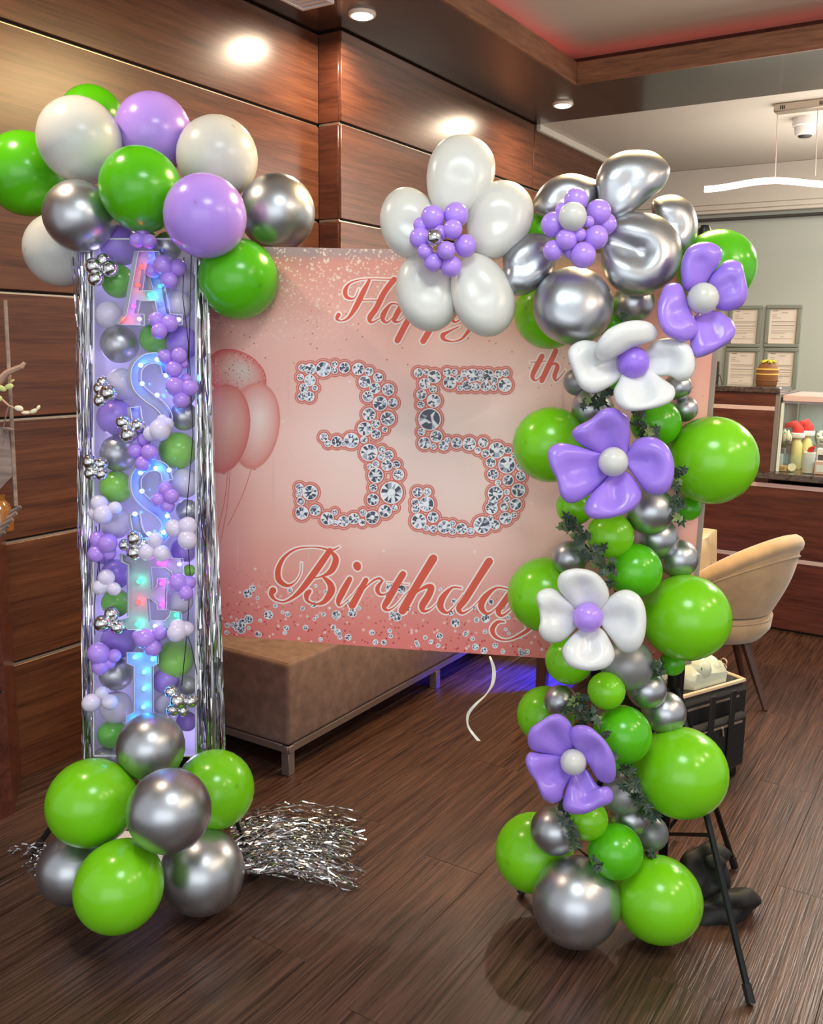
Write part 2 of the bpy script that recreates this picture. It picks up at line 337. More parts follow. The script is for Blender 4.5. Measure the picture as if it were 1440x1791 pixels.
# ---------------------------------------------------------------- banner and its stand
BP1 = at(1232, 700, 2.30); BANG = math.radians(17)
BU = Vector((math.cos(BANG), math.sin(BANG), 0)); BN = Vector((math.sin(BANG), -math.cos(BANG), 0))
def wave(p):
    s = (p-BP1).dot(BU); return .0035*math.sin(s*7+p.z*1.5)+.002*math.sin(s*15+1)*max(0, p.z-1.0)
def BPT(x, y, off=0.0):
    p = on_plane(x, y, BP1, BN); return p+BN*(wave(p)+off)
def bann(u, v):      # v = 0 bottom, 1 top
    y = 0
    xl = 196
    for _ in range(3):
        xr = 1250-(y-620)*.085 if y else 1230
        x = xl+u*(xr-xl)
        y = (432+.02*(x-480))*v + (1112+.07*(x-385))*(1-v)
    p = BPT(x, y)
    if u > .975: p = p - BN*((u-.975)*1.6)
    return p
def banner_mat():
    m, t, b = nt('banner_print'); L = t.links.new
    uv = N(t, 'ShaderNodeUVMap'); sp = N(t, 'ShaderNodeSeparateXYZ'); L(uv.outputs[0], sp.inputs[0])
    def ramp(sock, stops, interp='LINEAR'):
        r = N(t, 'ShaderNodeValToRGB'); r.color_ramp.interpolation = interp; el = r.color_ramp.elements
        while len(el) < len(stops): el.new(.5)
        for e, (p, c) in zip(el, stops): e.position = p; e.color = c
        L(sock, r.inputs['Fac']); return r.outputs['Color']
    def mix(f, a, c):
        n = N(t, 'ShaderNodeMix', data_type='RGBA'); 
        L(f, n.inputs[0]); L(a, n.inputs[6]); L(c, n.inputs[7]); return n.outputs[2]
    def mul(a, c):
        n = N(t, 'ShaderNodeMath', operation='MULTIPLY'); L(a, n.inputs[0]); L(c, n.inputs[1]); return n.outputs[0]
    Wt, Bk = (1, 1, 1, 1), (0, 0, 0, 1)
    # soft cloudy pink to pale centre
    mp = N(t, 'ShaderNodeMapping'); mp.inputs['Location'].default_value = (-.58, -.52, 0); L(uv.outputs[0], mp.inputs[0])
    ln = N(t, 'ShaderNodeVectorMath', operation='LENGTH'); L(mp.outputs[0], ln.inputs[0])
    nz = N(t, 'ShaderNodeTexNoise'); nz.inputs['Scale'].default_value = 3.2; nz.inputs['Detail'].default_value = 2; L(uv.outputs[0], nz.inputs['Vector'])
    ad = N(t, 'ShaderNodeMath', operation='MULTIPLY_ADD'); ad.inputs[1].default_value = .45; L(nz.outputs['Fac'], ad.inputs[0]); L(ln.outputs['Value'], ad.inputs[2])
    base = ramp(ad.outputs[0], [(.24, lin(248, 226, 218)), (.46, lin(248, 202, 190)), (.80, lin(234, 160, 146))])
    # bottom and top bands
    v = sp.outputs['Y']
    base = mix(ramp(v, [(.0, Wt), (.26, Bk)]), base, N_rgb(t, lin(232, 128, 122)))
    base = mix(mul(ramp(v, [(.78, Bk), (1.0, (.75, .75, .75, 1))]), ramp(sp.outputs['X'], [(.2, Wt), (.62, Bk)])), base, N_rgb(t, lin(208, 142, 122)))
    base = mix(ramp(v, [(.965, Bk), (.985, (.8, .8, .8, 1))]), base, N_rgb(t, lin(176, 158, 158)))
    # glitter dots
    def dots(scale, size, colr, mask, rnd=.6):
        ms = N(t, 'ShaderNodeMapping'); ms.inputs['Scale'].default_value = (1.5, 1, 1); L(uv.outputs[0], ms.inputs[0])
        vo = N(t, 'ShaderNodeTexVoronoi'); vo.inputs['Scale'].default_value = scale; L(ms.outputs[0], vo.inputs['Vector'])
        d = ramp(vo.outputs['Distance'], [(size*.6, Wt), (size, Bk)])
        s2 = N(t, 'ShaderNodeSeparateColor'); L(vo.outputs['Color'], s2.inputs[0])
        on = ramp(s2.outputs[0], [(rnd, Bk), (rnd+.02, Wt)], 'LINEAR')
        f = mul(mul(d, on), mask); return f, N_rgb(t, colr)
    top = mul(ramp(v, [(.70, Bk), (.97, Wt)]), ramp(sp.outputs['X'], [(.25, Wt), (.85, Bk)]))
    bot = ramp(v, [(.02, Wt), (.20, Bk)]); mid = ramp(v, [(.62, Bk), (.70, Wt), (.80, Wt), (.92, Bk)])
    for sc, sz, c, mk, rn in ((120, .36, lin(250, 226, 206), top, .1), (62, .30, lin(252, 232, 214), top, .35), (70, .16, lin(168, 104, 92), mid, .55), (84, .26, lin(196, 60, 62), bot, .15), (55, .26, lin(244, 208, 204), bot, .3), (30, .14, lin(248, 220, 216), ramp(v, [(0, Wt), (1, Wt)]), .82)):
        f, cc = dots(sc, sz, c, mk, rn); base = mix(f, base, cc)
    L(base, b.inputs['Base Color']); b.inputs['Roughness'].default_value = .42; b.inputs['Specular IOR Level'].default_value = .3
    return m
def N_rgb(t, c):
    n = N(t, 'ShaderNodeRGB'); n.outputs[0].default_value = c; return n.outputs[0]
BT = thing('birthday_banner', 'pink printed cloth banner reading Happy 35th Birthday on a stand', 'banner', bann(.5, 0))
def add_uv(o, nu, nv):
    ul = o.data.uv_layers.new(name='UVMap')
    for p in o.data.polygons:
        for li, vi in zip(p.loop_indices, p.vertices): ul.data[li].uv = ((vi % (nu+1))/nu, (vi//(nu+1))/nv)
sheet = obj('cloth', MB().grid(bann, 90, 44), banner_mat(), BT, fix=False); add_uv(sheet, 90, 44)
hm = MB().tube([bann(1, v/12)-BN*.006 for v in range(13)], .011, 8); obj('side_hem', hm, mat('grey_hem', lin(158, 142, 132), .5), BT)
# lettering: variable width strokes traced as pen paths on the cloth
def spl(pts, n=6):
    out = []; k = len(pts)
    for i in range(k-1):
        p0, p1, p2, p3 = pts[max(i-1, 0)], pts[i], pts[i+1], pts[min(i+2, k-1)]
        for j in range(n):
            s = j/n; out.append(tuple(.5*((2*b)+(-a+c)*s+(2*a-5*b+4*c-d)*s*s+(-a+3*b-3*c+d)*s**3) for a, b, c, d in zip(p0, p1, p2, p3)))
    out.append(tuple(pts[-1])); return out
LAY = [0]
def stroke(mb, pts, tf, off, extra=0.0, mi=0, wk=1.0):
    P = spl([(*tf(p[0], p[1]), p[2]*tf.k) for p in pts]); k = len(P); vs = []; LAY[0] += 1; o = off+(LAY[0] % 8)*.00002
    for i, (x, y, w) in enumerate(P):
        a, b = P[max(i-1, 0)], P[min(i+1, k-1)]; dx, dy = b[0]-a[0], b[1]-a[1]; l = math.hypot(dx, dy) or 1
        nx, ny = -dy/l, dx/l; h = max(w*wk, .6)/2+extra
        ex = extra*(-1 if i == 0 else (1 if i == k-1 else 0)); x += dx/l*ex; y += dy/l*ex
        vs += [BPT(x+nx*h, y+ny*h, o), BPT(x-nx*h, y-ny*h, o)]
    mb.add(vs, [(2*i, 2*i+1, 2*i+3, 2*i+2) for i in range(k-1)], mi)
    for (x, y, w), in ((P[0],), (P[-1],)):
        disc(mb, x, y, max(w*wk, .6)/2*.96+extra, o+.00001, mi, 14)
def disc(mb, x, y, r, off, mi=0, n=18):
    mb.add([BPT(x, y, off)]+[BPT(x+r*math.cos(2*math.pi*j/n), y+r*math.sin(2*math.pi*j/n), off) for j in range(n)], [(0, 1+j, 1+(j+1) % n) for j in range(n)], mi)
class TF:
    def __init__(s, ox, oy, k): s.ox, s.oy, s.k = ox, oy, 1/k
    def __call__(s, x, y): return s.ox+x*s.k, s.oy+y*s.k
INK = mat('coral_ink', lin(226, 92, 70), .45); INKB = mat('pale_ink', lin(255, 236, 228), .5)
def word(name, tf, strokes, wk=1.08, bw=2.7):
    mb = MB()
    for s in strokes: stroke(mb, s, tf, .0010, bw, 1, wk)
    for s in strokes: stroke(mb, s, tf, .0016, 0, 0, wk)
    o = obj(name, mb, [INK, INKB], BT, smooth=False, fix=False); return o
word('lettering', TF(460, 920, 2.88), [
 [(340,122,26),(300,180,30),(250,250,30),(195,320,24),(150,360,14),(105,382,8),(62,372,10),(42,345,22),(50,325,32)],
 [(195,185,3),(190,240,4),(160,285,6),(120,300,16),(80,270,26),(78,215,24),(110,155,14),(170,115,8),(250,105,5),(310,112,8),(345,122,10),(388,104,4)],
 [(345,125,10),(370,165,28),(350,220,28),(305,250,10),(258,262,4)],
 [(300,250,8),(340,290,28),(345,330,34),(310,380,22),(265,392,8),(225,375,14),(222,345,26),(236,328,20)],
 [(440,265,24),(410,320,30),(385,370,26),(384,396,12),(402,394,5),(450,350,3),(490,300,3),(512,274,5)],
 [(476,196,36),(480,206,34)],
 [(522,270,24),(490,330,29),(452,398,34)],
 [(470,372,4),(515,312,5),(560,272,8),(590,262,10),(606,276,8)],
 [(606,272,8),(580,310,20),(590,340,14),(625,338,5),(680,290,4)],
 [(708,240,30),(672,300,32),(632,372,30),(614,404,22),(632,422,10),(672,400,4),(722,340,3),(760,310,3)],
 [(630,283,3),(735,292,3)],
 [(860,162,38),(800,260,36),(750,345,36),(706,424,38)],
 [(725,395,4),(775,335,6),(822,305,18),(850,308,28),(835,350,32),(806,398,32),(812,426,16),(850,415,5),(900,365,3)],
 [(1000,312,6),(955,310,10),(908,358,28),(896,405,28),(926,436,12),(962,408,4),(1010,345,3)],
 [(1140,178,36),(1080,272,33),(1020,368,32),(988,412,26),(1006,438,12),(1050,415,4),(1090,375,3)],
 [(1232,318,6),(1175,312,10),(1118,360,28),(1100,406,28),(1130,442,12),(1178,410,4),(1230,345,3)],
 [(1262,322,32),(1215,384,30),(1186,428,26),(1206,452,12),(1260,410,4),(1300,360,3)],
 [(1350,330,26),(1310,400,28),(1318,440,12),(1380,410,4)],
 [(1452,335,30),(1400,430,28),(1355,505,20),(1300,548,14),(1230,575,6),(1175,560,14),(1156,522,22),(1180,486,16),(1216,482,6)]])
word('lettering', TF(560, 440, 3.13), [
 [(215,205,3),(190,255,6),(150,250,18),(140,215,22),(165,175,10),(220,155,5),(290,150,4),(380,152,5),(422,150,6)],
 [(272,158,14),(240,220,26),(200,300,26),(160,360,14),(120,380,6),(95,368,14),(104,346,22)],
 [(408,152,28),(355,222,28),(310,310,28),(275,362,26),(285,388,10),(330,365,4)],
 [(210,268,5),(335,266,5)],
 [(432,290,6),(390,288,10),(352,338,26),(346,372,20),(370,388,8),(412,350,4)],
 [(446,298,26),(418,350,26),(408,380,18),(440,382,5),(480,340,4)],
 [(532,290,26),(470,400,30),(425,487,30)],
 [(500,345,5),(545,300,12),(575,320,24),(545,375,16),(505,380,5)],
 [(676,290,26),(612,410,30),(565,491,30)],
 [(640,345,5),(685,300,12),(715,320,24),(690,375,14),(650,380,5)],
 [(772,285,26),(738,335,28),(722,368,22),(745,385,8),(800,340,4)],
 [(880,290,26),(840,390,24),(800,450,16),(770,480,10),(725,492,6),(680,482,16),(672,458,24),(700,440,12),(760,410,4)]])
word('lettering', TF(560, 440, 3.13), [
 [(1216,572,26),(1185,630,27),(1163,682,22),(1182,706,7),(1222,670,4)], [(1152,606,4),(1238,600,4)],
 [(1292,543,26),(1250,630,28),(1214,707,26)],
 [(1235,660,4),(1278,614,10),(1300,630,22),(1284,680,22),(1296,706,8),(1342,650,4)]])
# the printed gem numerals
UP, LO = TF(360, 420, 2.25), TF(360, 820, 2.25)
G3 = [(UP, g) for g in ((413,507,20),(382,502,13),(465,507,28),(510,488,11),(510,513,11),(548,502,20),(603,507,22),(645,517,15),(680,540,17),(628,557,22),(668,582,20),(720,588,22),(640,615,20),(688,642,27),(738,640,17),(645,685,24),(718,702,26),(672,723,15),(707,745,10),(628,742,26),(672,763,18),(375,540,12),(412,552,20),(432,582,10),(388,582,16),(410,615,18),(380,615,14),(575,788,28),(518,792,20),(467,775,15),(483,800,12),(545,800,9),(625,785,12),(645,835,32),(695,823,12),(722,845,17),(693,853,12),(672,880,12),(715,885,20),(752,882,14),(648,890,10),(672,925,28),(760,922,20),(662,973,14),(733,993,42),(660,1020,22),(370,973,14),(412,993,28),(368,1000,11))]
G3 += [(LO, g) for g in ((375,128,14),(380,173,24),(432,162,20),(480,195,24),(510,170,10),(512,212,10),(545,205,20),(585,195,20),(618,210,12),(622,172,12),(658,190,25),(708,165,24),(745,152,10))]
G5 = [(UP, g) for g in ((838,522,16),(868,518,10),(900,537,24),(862,565,20),(895,587,13),(850,608,18),(898,632,25),(847,647,13),(882,705,42),(850,755,13),(908,772,22),(862,798,22),(897,812,10),(937,808,18),(952,787,10),(988,798,20),(1037,802,24),(1070,828,11),(1092,797,18),(1145,827,30),(1100,840,14),(1190,827,13),(1122,875,18),(1213,848,10),(1185,885,32),(1238,892,14),(1130,922,20),(1240,930,17),(1190,945,20),(1150,955,10),(1140,997,28),(1185,992,10),(1230,985,25),(950,520,14),(978,520,11),(960,560,24),(998,545,13),(1017,523,12),(1050,532,24),(1028,573,18),(1062,577,15),(1080,545,11),(1080,520,9),(1110,532,22),(1100,575,18),(1135,552,13),(1133,580,11),(1152,527,14),(1180,523,13),(1177,570,25),(1000,582,10))]
G5 += [(LO, g) for g in ((835,92,18),(873,90,14),(870,138,28),(825,130,13),(828,158,15),(840,205,28),(895,190,20),(870,232,10),(897,235,13),(940,228,24),(972,215,10),(972,245,12),(1007,235,20),(1043,245,13),(1088,222,32),(1138,220,18),(1125,155,22),(1180,195,22),(1175,150,15),(1220,140,22),(1213,182,10),(1185,122,11),(1120,195,10),(1130,130,16))]
GEMS = [mat('gem_print_%s' % c, lin(*v), .4) for c, v in (('light', (228, 230, 240)), ('mid', (168, 174, 190)), ('dark', (74, 78, 94)), ('pale', (244, 244, 248)))]
CORAL = mat('coral_print', lin(216, 112, 98), .5); PALEC = mat('blush_print', lin(236, 190, 178), .5)
def gem(mb, x, y, r, off, mi0, rg):
    n = 8; a0 = rg.random()*6.28; vs = []
    for j in range(n):
        a = a0+2*math.pi*j/n; vs.append(BPT(x+.40*r*math.cos(a+.39), y+.40*r*math.sin(a+.39), off))
    for j in range(2*n):
        a = a0+math.pi*j/n; vs.append(BPT(x+.96*r*math.cos(a), y+.96*r*math.sin(a), off))
    b = len(mb.v); mb.v += vs; pick = lambda: mi0+rg.choice((0, 1, 1, 2, 2, 2, 3, 3))
    for j in range(n):
        o0, o1, o2 = n+2*j, n+(2*j+1) % (2*n), n+(2*j+2) % (2*n)
        for f in ((j, o0, o1), (j, o1, o2), (j, o2, (j+1) % n)): mb.f.append([b+q for q in f]); mb.m.append(pick())
    for f in ((0, 1, 2, 3), (0, 3, 4, 5), (0, 5, 6, 7)): mb.f.append([b+q for q in f]); mb.m.append(mi0+rg.choice((0, 3, 2)))
rg = random.Random(3)
for gs in (G3, G5):
    mb = MB()
    for i, (tf, (x, y, r)) in enumerate(gs):
        X, Y = tf(x, y); R_ = r*tf.k; o = .00001*(i % 9)
        disc(mb, X, Y, R_+6.8, .0008+o, 4); disc(mb, X, Y, R_+5.0, .0011+o, 5); disc(mb, X, Y, R_+3.8, .0014+o, 4)
        disc(mb, X, Y, R_+1.1, .0017+o, 3); gem(mb, X, Y, R_, .0020+o, 0, rg)
    obj('gem_numeral', mb, GEMS+[CORAL, PALEC], BT, smooth=False, fix=False)
# printed small gems in the bottom border, sparkles, printed balloons
mb = MB()
for i in range(95):
    x = rg.uniform(385, 1010); y = 1112+.07*(x-385)-rg.random()**1.7*105-6; r = rg.choice((2.2, 3, 3, 4, 5, 7))
    disc(mb, x, y, r+1.2, .0009, 3, 10); gem(mb, x, y, r, .0012, 0, rg)
obj('gem_border', mb, GEMS, BT, smooth=False, fix=False)['kind'] = 'stuff'
def pballoon(x, y, rx, ry, ang, off, c0, c1, spk=False):
    """flat printed balloon: rings of ink from the rim colour to the light centre"""
    K = 14; ms = [mat('balloon_ink', tuple(a*(1-(i/(K-1))**.8)+b*(i/(K-1))**.8 for a, b in zip(lin(*c0), lin(*c1))), .45) for i in range(K)]; mb = MB(); n = 30; vs = []
    for i in range(K):
        f = i/K; qx, qy = x+rx*.22*f, y-ry*.14*f
        for j in range(n):
            a = 2*math.pi*j/n; dx, dy = rx*(1-f)*math.cos(a), ry*(1-f)*math.sin(a)*(1+.06*math.sin(a)); c, s_ = math.cos(ang), math.sin(ang); vs.append(BPT(qx+dx*c-dy*s_, qy+dx*s_+dy*c, off))
    vs.append(BPT(x+rx*.22, y-ry*.14, off)); b0 = len(mb.v); mb.v += vs
    for i in range(K):
        for j in range(n):
            mb.f.append([i*n+j, i*n+(j+1) % n, (i+1)*n+(j+1) % n, (i+1)*n+j] if i < K-1 else [i*n+j, i*n+(j+1) % n, K*n]); mb.m.append(i)
    if spk:
        ms.append(mat('confetti_ink', lin(236, 190, 180), .5)); ms.append(mat('confetti_dark', lin(150, 96, 86), .5))
        for k in range(190):
            a = rg.random()*6.28; q = math.sqrt(rg.random())*.92; disc(mb, x+rx*q*math.cos(a), y+ry*q*math.sin(a), rg.uniform(.6, 1.4), off+.0003, K+(k % 3 == 0), 6)
    else: disc(mb, x-rx*.02, y+ry*1.05, 3.2, off, 0, 5)
    obj('printed_balloon', mb, ms, BT, smooth=False, fix=False)
pballoon(414, 654, 56, 42, .5, .0008, (226, 104, 98), (222, 204, 192), True)
pballoon(446, 740, 44, 76, .10, .0014, (226, 142, 130), (250, 222, 214))
pballoon(392, 745, 46, 78, .10, .0022, (214, 122, 112), (242, 192, 180))
mb = MB()
for x0, y0, x1, y1 in ((398, 826, 380, 930), (402, 826, 385, 950), (440, 820, 398, 920)):
    stroke(mb, [(x0, y0, 1), ((x0+x1)/2+3, (y0+y1)/2, 1), (x1, y1, 1)], TF(0, 0, 1), .0010)
obj('printed_string', mb, CORAL, BT, smooth=False, fix=False)
for x, y, h in ((505, 665, 60), (985, 690, 70), (478, 850, 60), (930, 760, 50), (540, 960, 30), (415, 960, 44), (868, 790, 26)):
    mb = MB()
    for a, b in ((0, 1), (math.pi/2, .09)):
        dx, dy = math.sin(a)*h*b, math.cos(a)*h*b
        mb.add([BPT(x-dx, y-dy, .0009), BPT(x+1.3*math.cos(a), y-1.3*math.sin(a), .0009), BPT(x+dx, y+dy, .0009), BPT(x-1.3*math.cos(a), y+1.3*math.sin(a), .0009)], [(0, 1, 2, 3)])
    obj('printed_sparkle', mb, PALEC, BT, smooth=False, fix=False)
# stand: right and left tripods, crossbar
def tripod(name, foot, feet, top, label, join, extra=None):
    t = thing(name, label, 'tripod stand', (foot.x, foot.y, 0))
    up = (top-foot).normalized(); J = foot+up*join
    obj('pole', MB().tube([foot+up*.06, foot+up*.95], .0135, 10), BLACKM, t); obj('pole', MB().tube([foot+up*.9, top], .0105, 10), BLACKM, t)
    obj('collar', MB().tube([foot+up*.92, foot+up*.97], .019, 10), BLACKM, t)
    obj('collar', MB().tube([J-up*.02, J+up*.025], .019, 10), BLACKM, t)
    obj('top_cap', MB().tube([top-up*.05, top-up*.01, top], [.014, .016, .010], 10), BLACKM, t)
    for f in feet:
        f = Vector((f.x, f.y, .012)); a = J+(f-J)*.03
        lg = obj('leg', MB().tube([a, f], .0085, 8), BLACKM, t)
        obj('rubber_foot', MB().tube([f+(a-f).normalized()*.035, f-(a-f).normalized()*.006], .0115, 8), BLACKF, lg)
        s = foot+up*.17; obj('brace', MB().tube([s, J+(f-J)*.52], .005, 6), BLACKM, t)
    return t
RF = onZ(1156, 1556); RTOP = on_plane(1233, 394, RF, Vector((RF.x, RF.y, 0)).normalized())
tripod('tripod_stand', RF, [onZ(1312, 1758), onZ(912, 1566), onZ(1284, 1520)], RTOP, 'black metal tripod stand with splayed legs behind the right balloon garland', .62)
LF_ = Vector((-2.22, 2.07, 0)); LTOP = LF_+Vector((0, 0, RTOP.z))
tripod('tripod_stand', LF_, [onZ(60, 1496), onZ(446, 1538), LF_+Vector((-.1, .36, 0))], LTOP, 'black metal tripod stand hidden behind the lit balloon tower', .5)
cb = obj('crossbar', MB().tube([LTOP-Vector((0, 0, .10))-BN*.02, RTOP-Vector((0, 0, .10))-BN*.0], .0095, 8), BLACKM, None, base=LTOP); tag(cb, 'black crossbar of the banner stand behind the top edge of the pink cloth', 'pole')
RBD = (BPT(857, 1148)-CAMP).dot(FWD)-.004; rb = MB(); pts = spl([(857,1148,0),(864,1170,0),(862,1195,0),(850,1215,0),(832,1232,0),(819,1250,0),(820,1272,0),(838,1296,0)], 5); vs = []
for i, (x, y, _) in enumerate(pts):
    w = 1.5+1.8*abs(math.sin(i*.22)); D = RBD-.004*i; vs += [at(x-w, y, D), at(x+w, y, D+.006*math.cos(i*.25))]
rb.add(vs, [(2*i, 2*i+1, 2*i+3, 2*i+2) for i in range(len(pts)-1)])
tag(obj('ribbon', rb, mat('white_ribbon', lin(232, 226, 214), .3), base=at(838, 1296, 2.5), fix=False), 'curly white ribbon hanging below the bottom edge of the banner', 'ribbon')
# ---------------------------------------------------------------- reception counter and its things
CYF = 5.11
def counter():
    t = thing('reception_counter', 'dark wood reception counter with metal strips and black granite tops', 'counter', (-1.2, 5.35, 0))
    xr = -.965   # step between the raised and the low part
    zs = [0, .394, .788, 1.195, 1.275]
    for i in range(2): obj('panel', MB().bb(-2.2, 1.6, CYF, CYF+.02, zs[i]+.012, zs[i+1]-.012, .002), WOODX, t)
    for i in (2, 3): obj('panel', MB().bb(-2.2, xr-.012, CYF, CYF+.02, zs[i]+.012, zs[i+1]-(.012 if i == 2 else 0), .002), WOODX, t)
    for z in zs[1:3]: obj('metal_strip', MB().bb(-2.2, 1.6, CYF+.001, CYF+.018, z-.011, z+.011), STRIPL, t)
    obj('metal_strip', MB().bb(-2.2, xr-.012, CYF+.001, CYF+.018, 1.184, 1.206), STRIPL, t)
    obj('carcass', MB().bb(-2.2, 1.6, CYF+.02, CYF+.7, 0, .80).bb(-2.2, xr, CYF+.02, CYF+.55, .80, 1.27), DARK, t)
    obj('end_trim', MB().bb(xr-.012, xr+.012, CYF-.002, CYF+.55, .86, 1.275, .002), mat('grey_end_trim', lin(128, 122, 118), .45, .3), t)
    obj('granite_top', MB().bb(-2.2, xr+.01, CYF-.02, CYF+.30, 1.275, 1.305, .004), GRANITE, t)
    obj('granite_top', MB().bb(xr-.075, 1.6, CYF-.05, CYF+.72, .825, .86, .004), GRANITE, t)
    return t
counter()
def showcase():
    CLEAR = bpy.data.materials.new('clear_pane'); CLEAR.use_nodes = True; tr = CLEAR.node_tree; tr.nodes.remove(tr.nodes['Principled BSDF'])
    a = N(tr, 'ShaderNodeBsdfTransparent'); a.inputs[0].default_value = (.90, .96, .95, 1); g = N(tr, 'ShaderNodeBsdfGlossy'); g.inputs['Roughness'].default_value = .05
    mx = N(tr, 'ShaderNodeMixShader'); mx.inputs[0].default_value = .07; tr.links.new(a.outputs[0], mx.inputs[1]); tr.links.new(g.outputs[0], mx.inputs[2]); tr.links.new(mx.outputs[0], tr.nodes['Material Output'].inputs[0])
    t = thing('glass_showcase', 'glass showcase with pale top rail on the low granite counter', 'display case', (-.5, 5.35, .86))
    x0, x1, y0, y1 = -.945, .5, CYF+.02, CYF+.52
    obj('top_rail', MB().bb(x0, x1, y0, y1+.02, 1.235, 1.268, .003), STRIPL, t)
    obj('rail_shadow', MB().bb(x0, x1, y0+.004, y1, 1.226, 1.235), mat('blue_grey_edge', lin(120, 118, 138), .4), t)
    obj('glass_front', MB().bb(x0, x1, y0+.004, y0+.010, .862, 1.226), CLEAR, t); obj('glass_side', MB().bb(x0, x0+.006, y0+.012, y1, .862, 1.226), CLEAR, t)
    obj('back_panel', MB().bb(x0, x1, y1, y1+.01, .862, 1.226), mat('showcase_back', lin(176, 196, 190), .35), t)
    l = area('showcase_lamp', (-.45, CYF+.2, 1.21), .9, 5, (1, .95, .86), None, 'RECTANGLE', .25)
    obj('corner_post', MB().bb(x0-.004, x0+.010, y0, y0+.012, .862, 1.226), mat('pale_edge', lin(214, 226, 220), .3), t)
    return CLEAR
CLEAR = showcase()
RED = mat('red_felt', lin(206, 32, 30), .8); CREAM = mat('cream', lin(232, 222, 188), .6); YEL = mat('pale_yellow', lin(214, 200, 130), .4, coat=.3); WFUR = mat('white_fur', lin(240, 226, 220), .9)
GOLDB = mat('tan_card', lin(196, 150, 86), .6); GREYB = mat('grey_card', lin(120, 124, 122), .5); PINKB = mat('pink_card', lin(226, 170, 150), .5); LBL = mat('label_print', lin(190, 188, 184), .5); DKB = mat('dark_card', lin(40, 38, 38), .5); STEMG = mat('stem_green', lin(74, 92, 62), .6)
ZG = .862
def px(x, Y): return onY(x, 800, Y).x
def bottle(x, Y, r, h, label, cap=True):
    X = px(x, Y); t = thing('bottle', label, 'bottle', (X, Y, ZG), 'bottles in the showcase')
    obj('bottle_body', MB().lathe((X, Y, ZG), [(r*.9, 0), (r, .006), (r, h*.72), (r*.55, h*.86), (r*.42, h*.9), (r*.42, h)], 18), YEL, t)
    return X
def santa(X, Y, z, r, label, lean=1):
    t = thing('santa_hat', label, 'hat', (X, Y, z), 'santa hats in the showcase')
    obj('cone', MB().tube([(X, Y, z+.008), (X, Y, z+r*1.2), (X-lean*r*.6, Y-r*.2, z+r*2.0), (X-lean*r*1.5, Y-r*.5, z+r*1.9), (X-lean*r*1.9, Y-r*.7, z+r*1.2)], [r, r*.9, r*.7, r*.4, r*.15], 14), RED, t)
    obj('fur_band', MB().lathe((X, Y, z), [(r*1.0, -.004), (r*1.12, .002), (r*1.12, r*.6), (r*1.0, r*.7)], 16), WFUR, t)
    obj('pompom', MB().ell((X-lean*r*1.95, Y-r*.75, z+r*.95), r*.38, 10, 8), WFUR, t)
Ya = CYF+.20
X1 = bottle(1392, Ya, .030, .19, 'tall pale yellow bottle wearing the left santa hat in the showcase'); santa(X1, Ya, ZG+.175, .034, 'larger red santa hat with bent tip on left yellow bottle')
X2 = bottle(1409, Ya+.05, .030, .20, 'tall pale yellow bottle wearing the right santa hat in the showcase'); santa(X2, Ya+.05, ZG+.185, .034, 'red santa hat with wide white band on right yellow bottle', .6)
def rose(x, Y, z):
    X = px(x, Y); t = thing('cream_rose', 'cream white rose with leaves at the left end of showcase', 'flower', (X, Y, ZG))
    obj('stem', MB().tube([(X, Y, ZG), (X+.004, Y, z-.03)], .004, 6), STEMG, t); obj('vase', MB().lathe((X, Y, ZG), [(.022, 0), (.026, .01), (.018, .05), (.020, .09)], 14), mat('grey_glass', lin(98, 108, 104), .15, coat=.5), t)
    for k in range(9):
        a = k*2.4; r = .010+.0016*k
        obj('petal', MB().ell((X+r*math.cos(a), Y+r*math.sin(a)*.7, z+.012-.003*k), (.017, .009, .022), 8, 6, Quaternion((0, 0, 1), a+math.pi/2)), CREAM, t)
    for k in range(3): obj('leaf', MB().ell((X+.02*math.cos(k*2), Y-.01, z-.04-.01*k), (.018, .004, .010), 8, 5), STEMG, t)
rose(1372, CYF+.12, 1.045)
def smallbox(name, label, x0, x1, y0, y1, Y, mats, dp=.05, extra=None):
    a, b = onY(x0, y1, Y), onY(x1, y0, Y); t = thing(name, label, 'box', (a.x, Y, max(ZG, a.z)))
    obj('carton', MB().bb(a.x, b.x, Y, Y+dp, ZG, b.z, .002), mats[0], t)
    obj('printed_label', MB().bb(a.x+.15*(b.x-a.x), a.x+.8*(b.x-a.x), Y-.0015, Y-.0002, ZG+.2*(b.z-ZG), ZG+.75*(b.z-ZG)), mats[1], t)
smallbox('small_carton', 'small tan carton lying at left front of the granite counter', 1359, 1376, 815, 826, CYF+.05, (GOLDB, mat('brown_print', lin(150, 100, 50), .6)), .03)
smallbox('grey_carton', 'upright dark grey carton with white arch print beneath the rose', 1362, 1374, 784, 815, CYF+.09, (GREYB, WHITEP), .03)
smallbox('pink_carton', 'low pink and white carton at the right picture edge on counter', 1424, 1446, 808, 830, CYF+.04, (PINKB, WHITEP), .05)
smallbox('white_carton', 'white carton with dark picture standing behind the pink carton', 1427, 1450, 786, 812, CYF+.12, (WHITEP, DKB), .05)
smallbox('grey_flat_box', 'flat grey box under the white flowers at right picture edge', 1428, 1452, 776, 790, CYF+.26, (GREYB, LBL), .08)
def roll():
    X = px(1386, CYF+.06); t = thing('ribbon_roll', 'pale round roll leaning in front of the yellow bottles', 'roll', (X, CYF+.06, ZG))
    obj('rim', MB().lathe((X, CYF+.075, ZG+.022), [(.009, -.009), (.021, -.009), (.022, 0), (.021, .009), (.009, .009)], 18, (0.2, -1, .25)), CREAM, t)
    obj('hub', MB().lathe((X, CYF+.075, ZG+.022), [(.008, -.006), (.009, 0), (.008, .006)], 12, (0.2, -1, .25)), DKB, t)
roll()
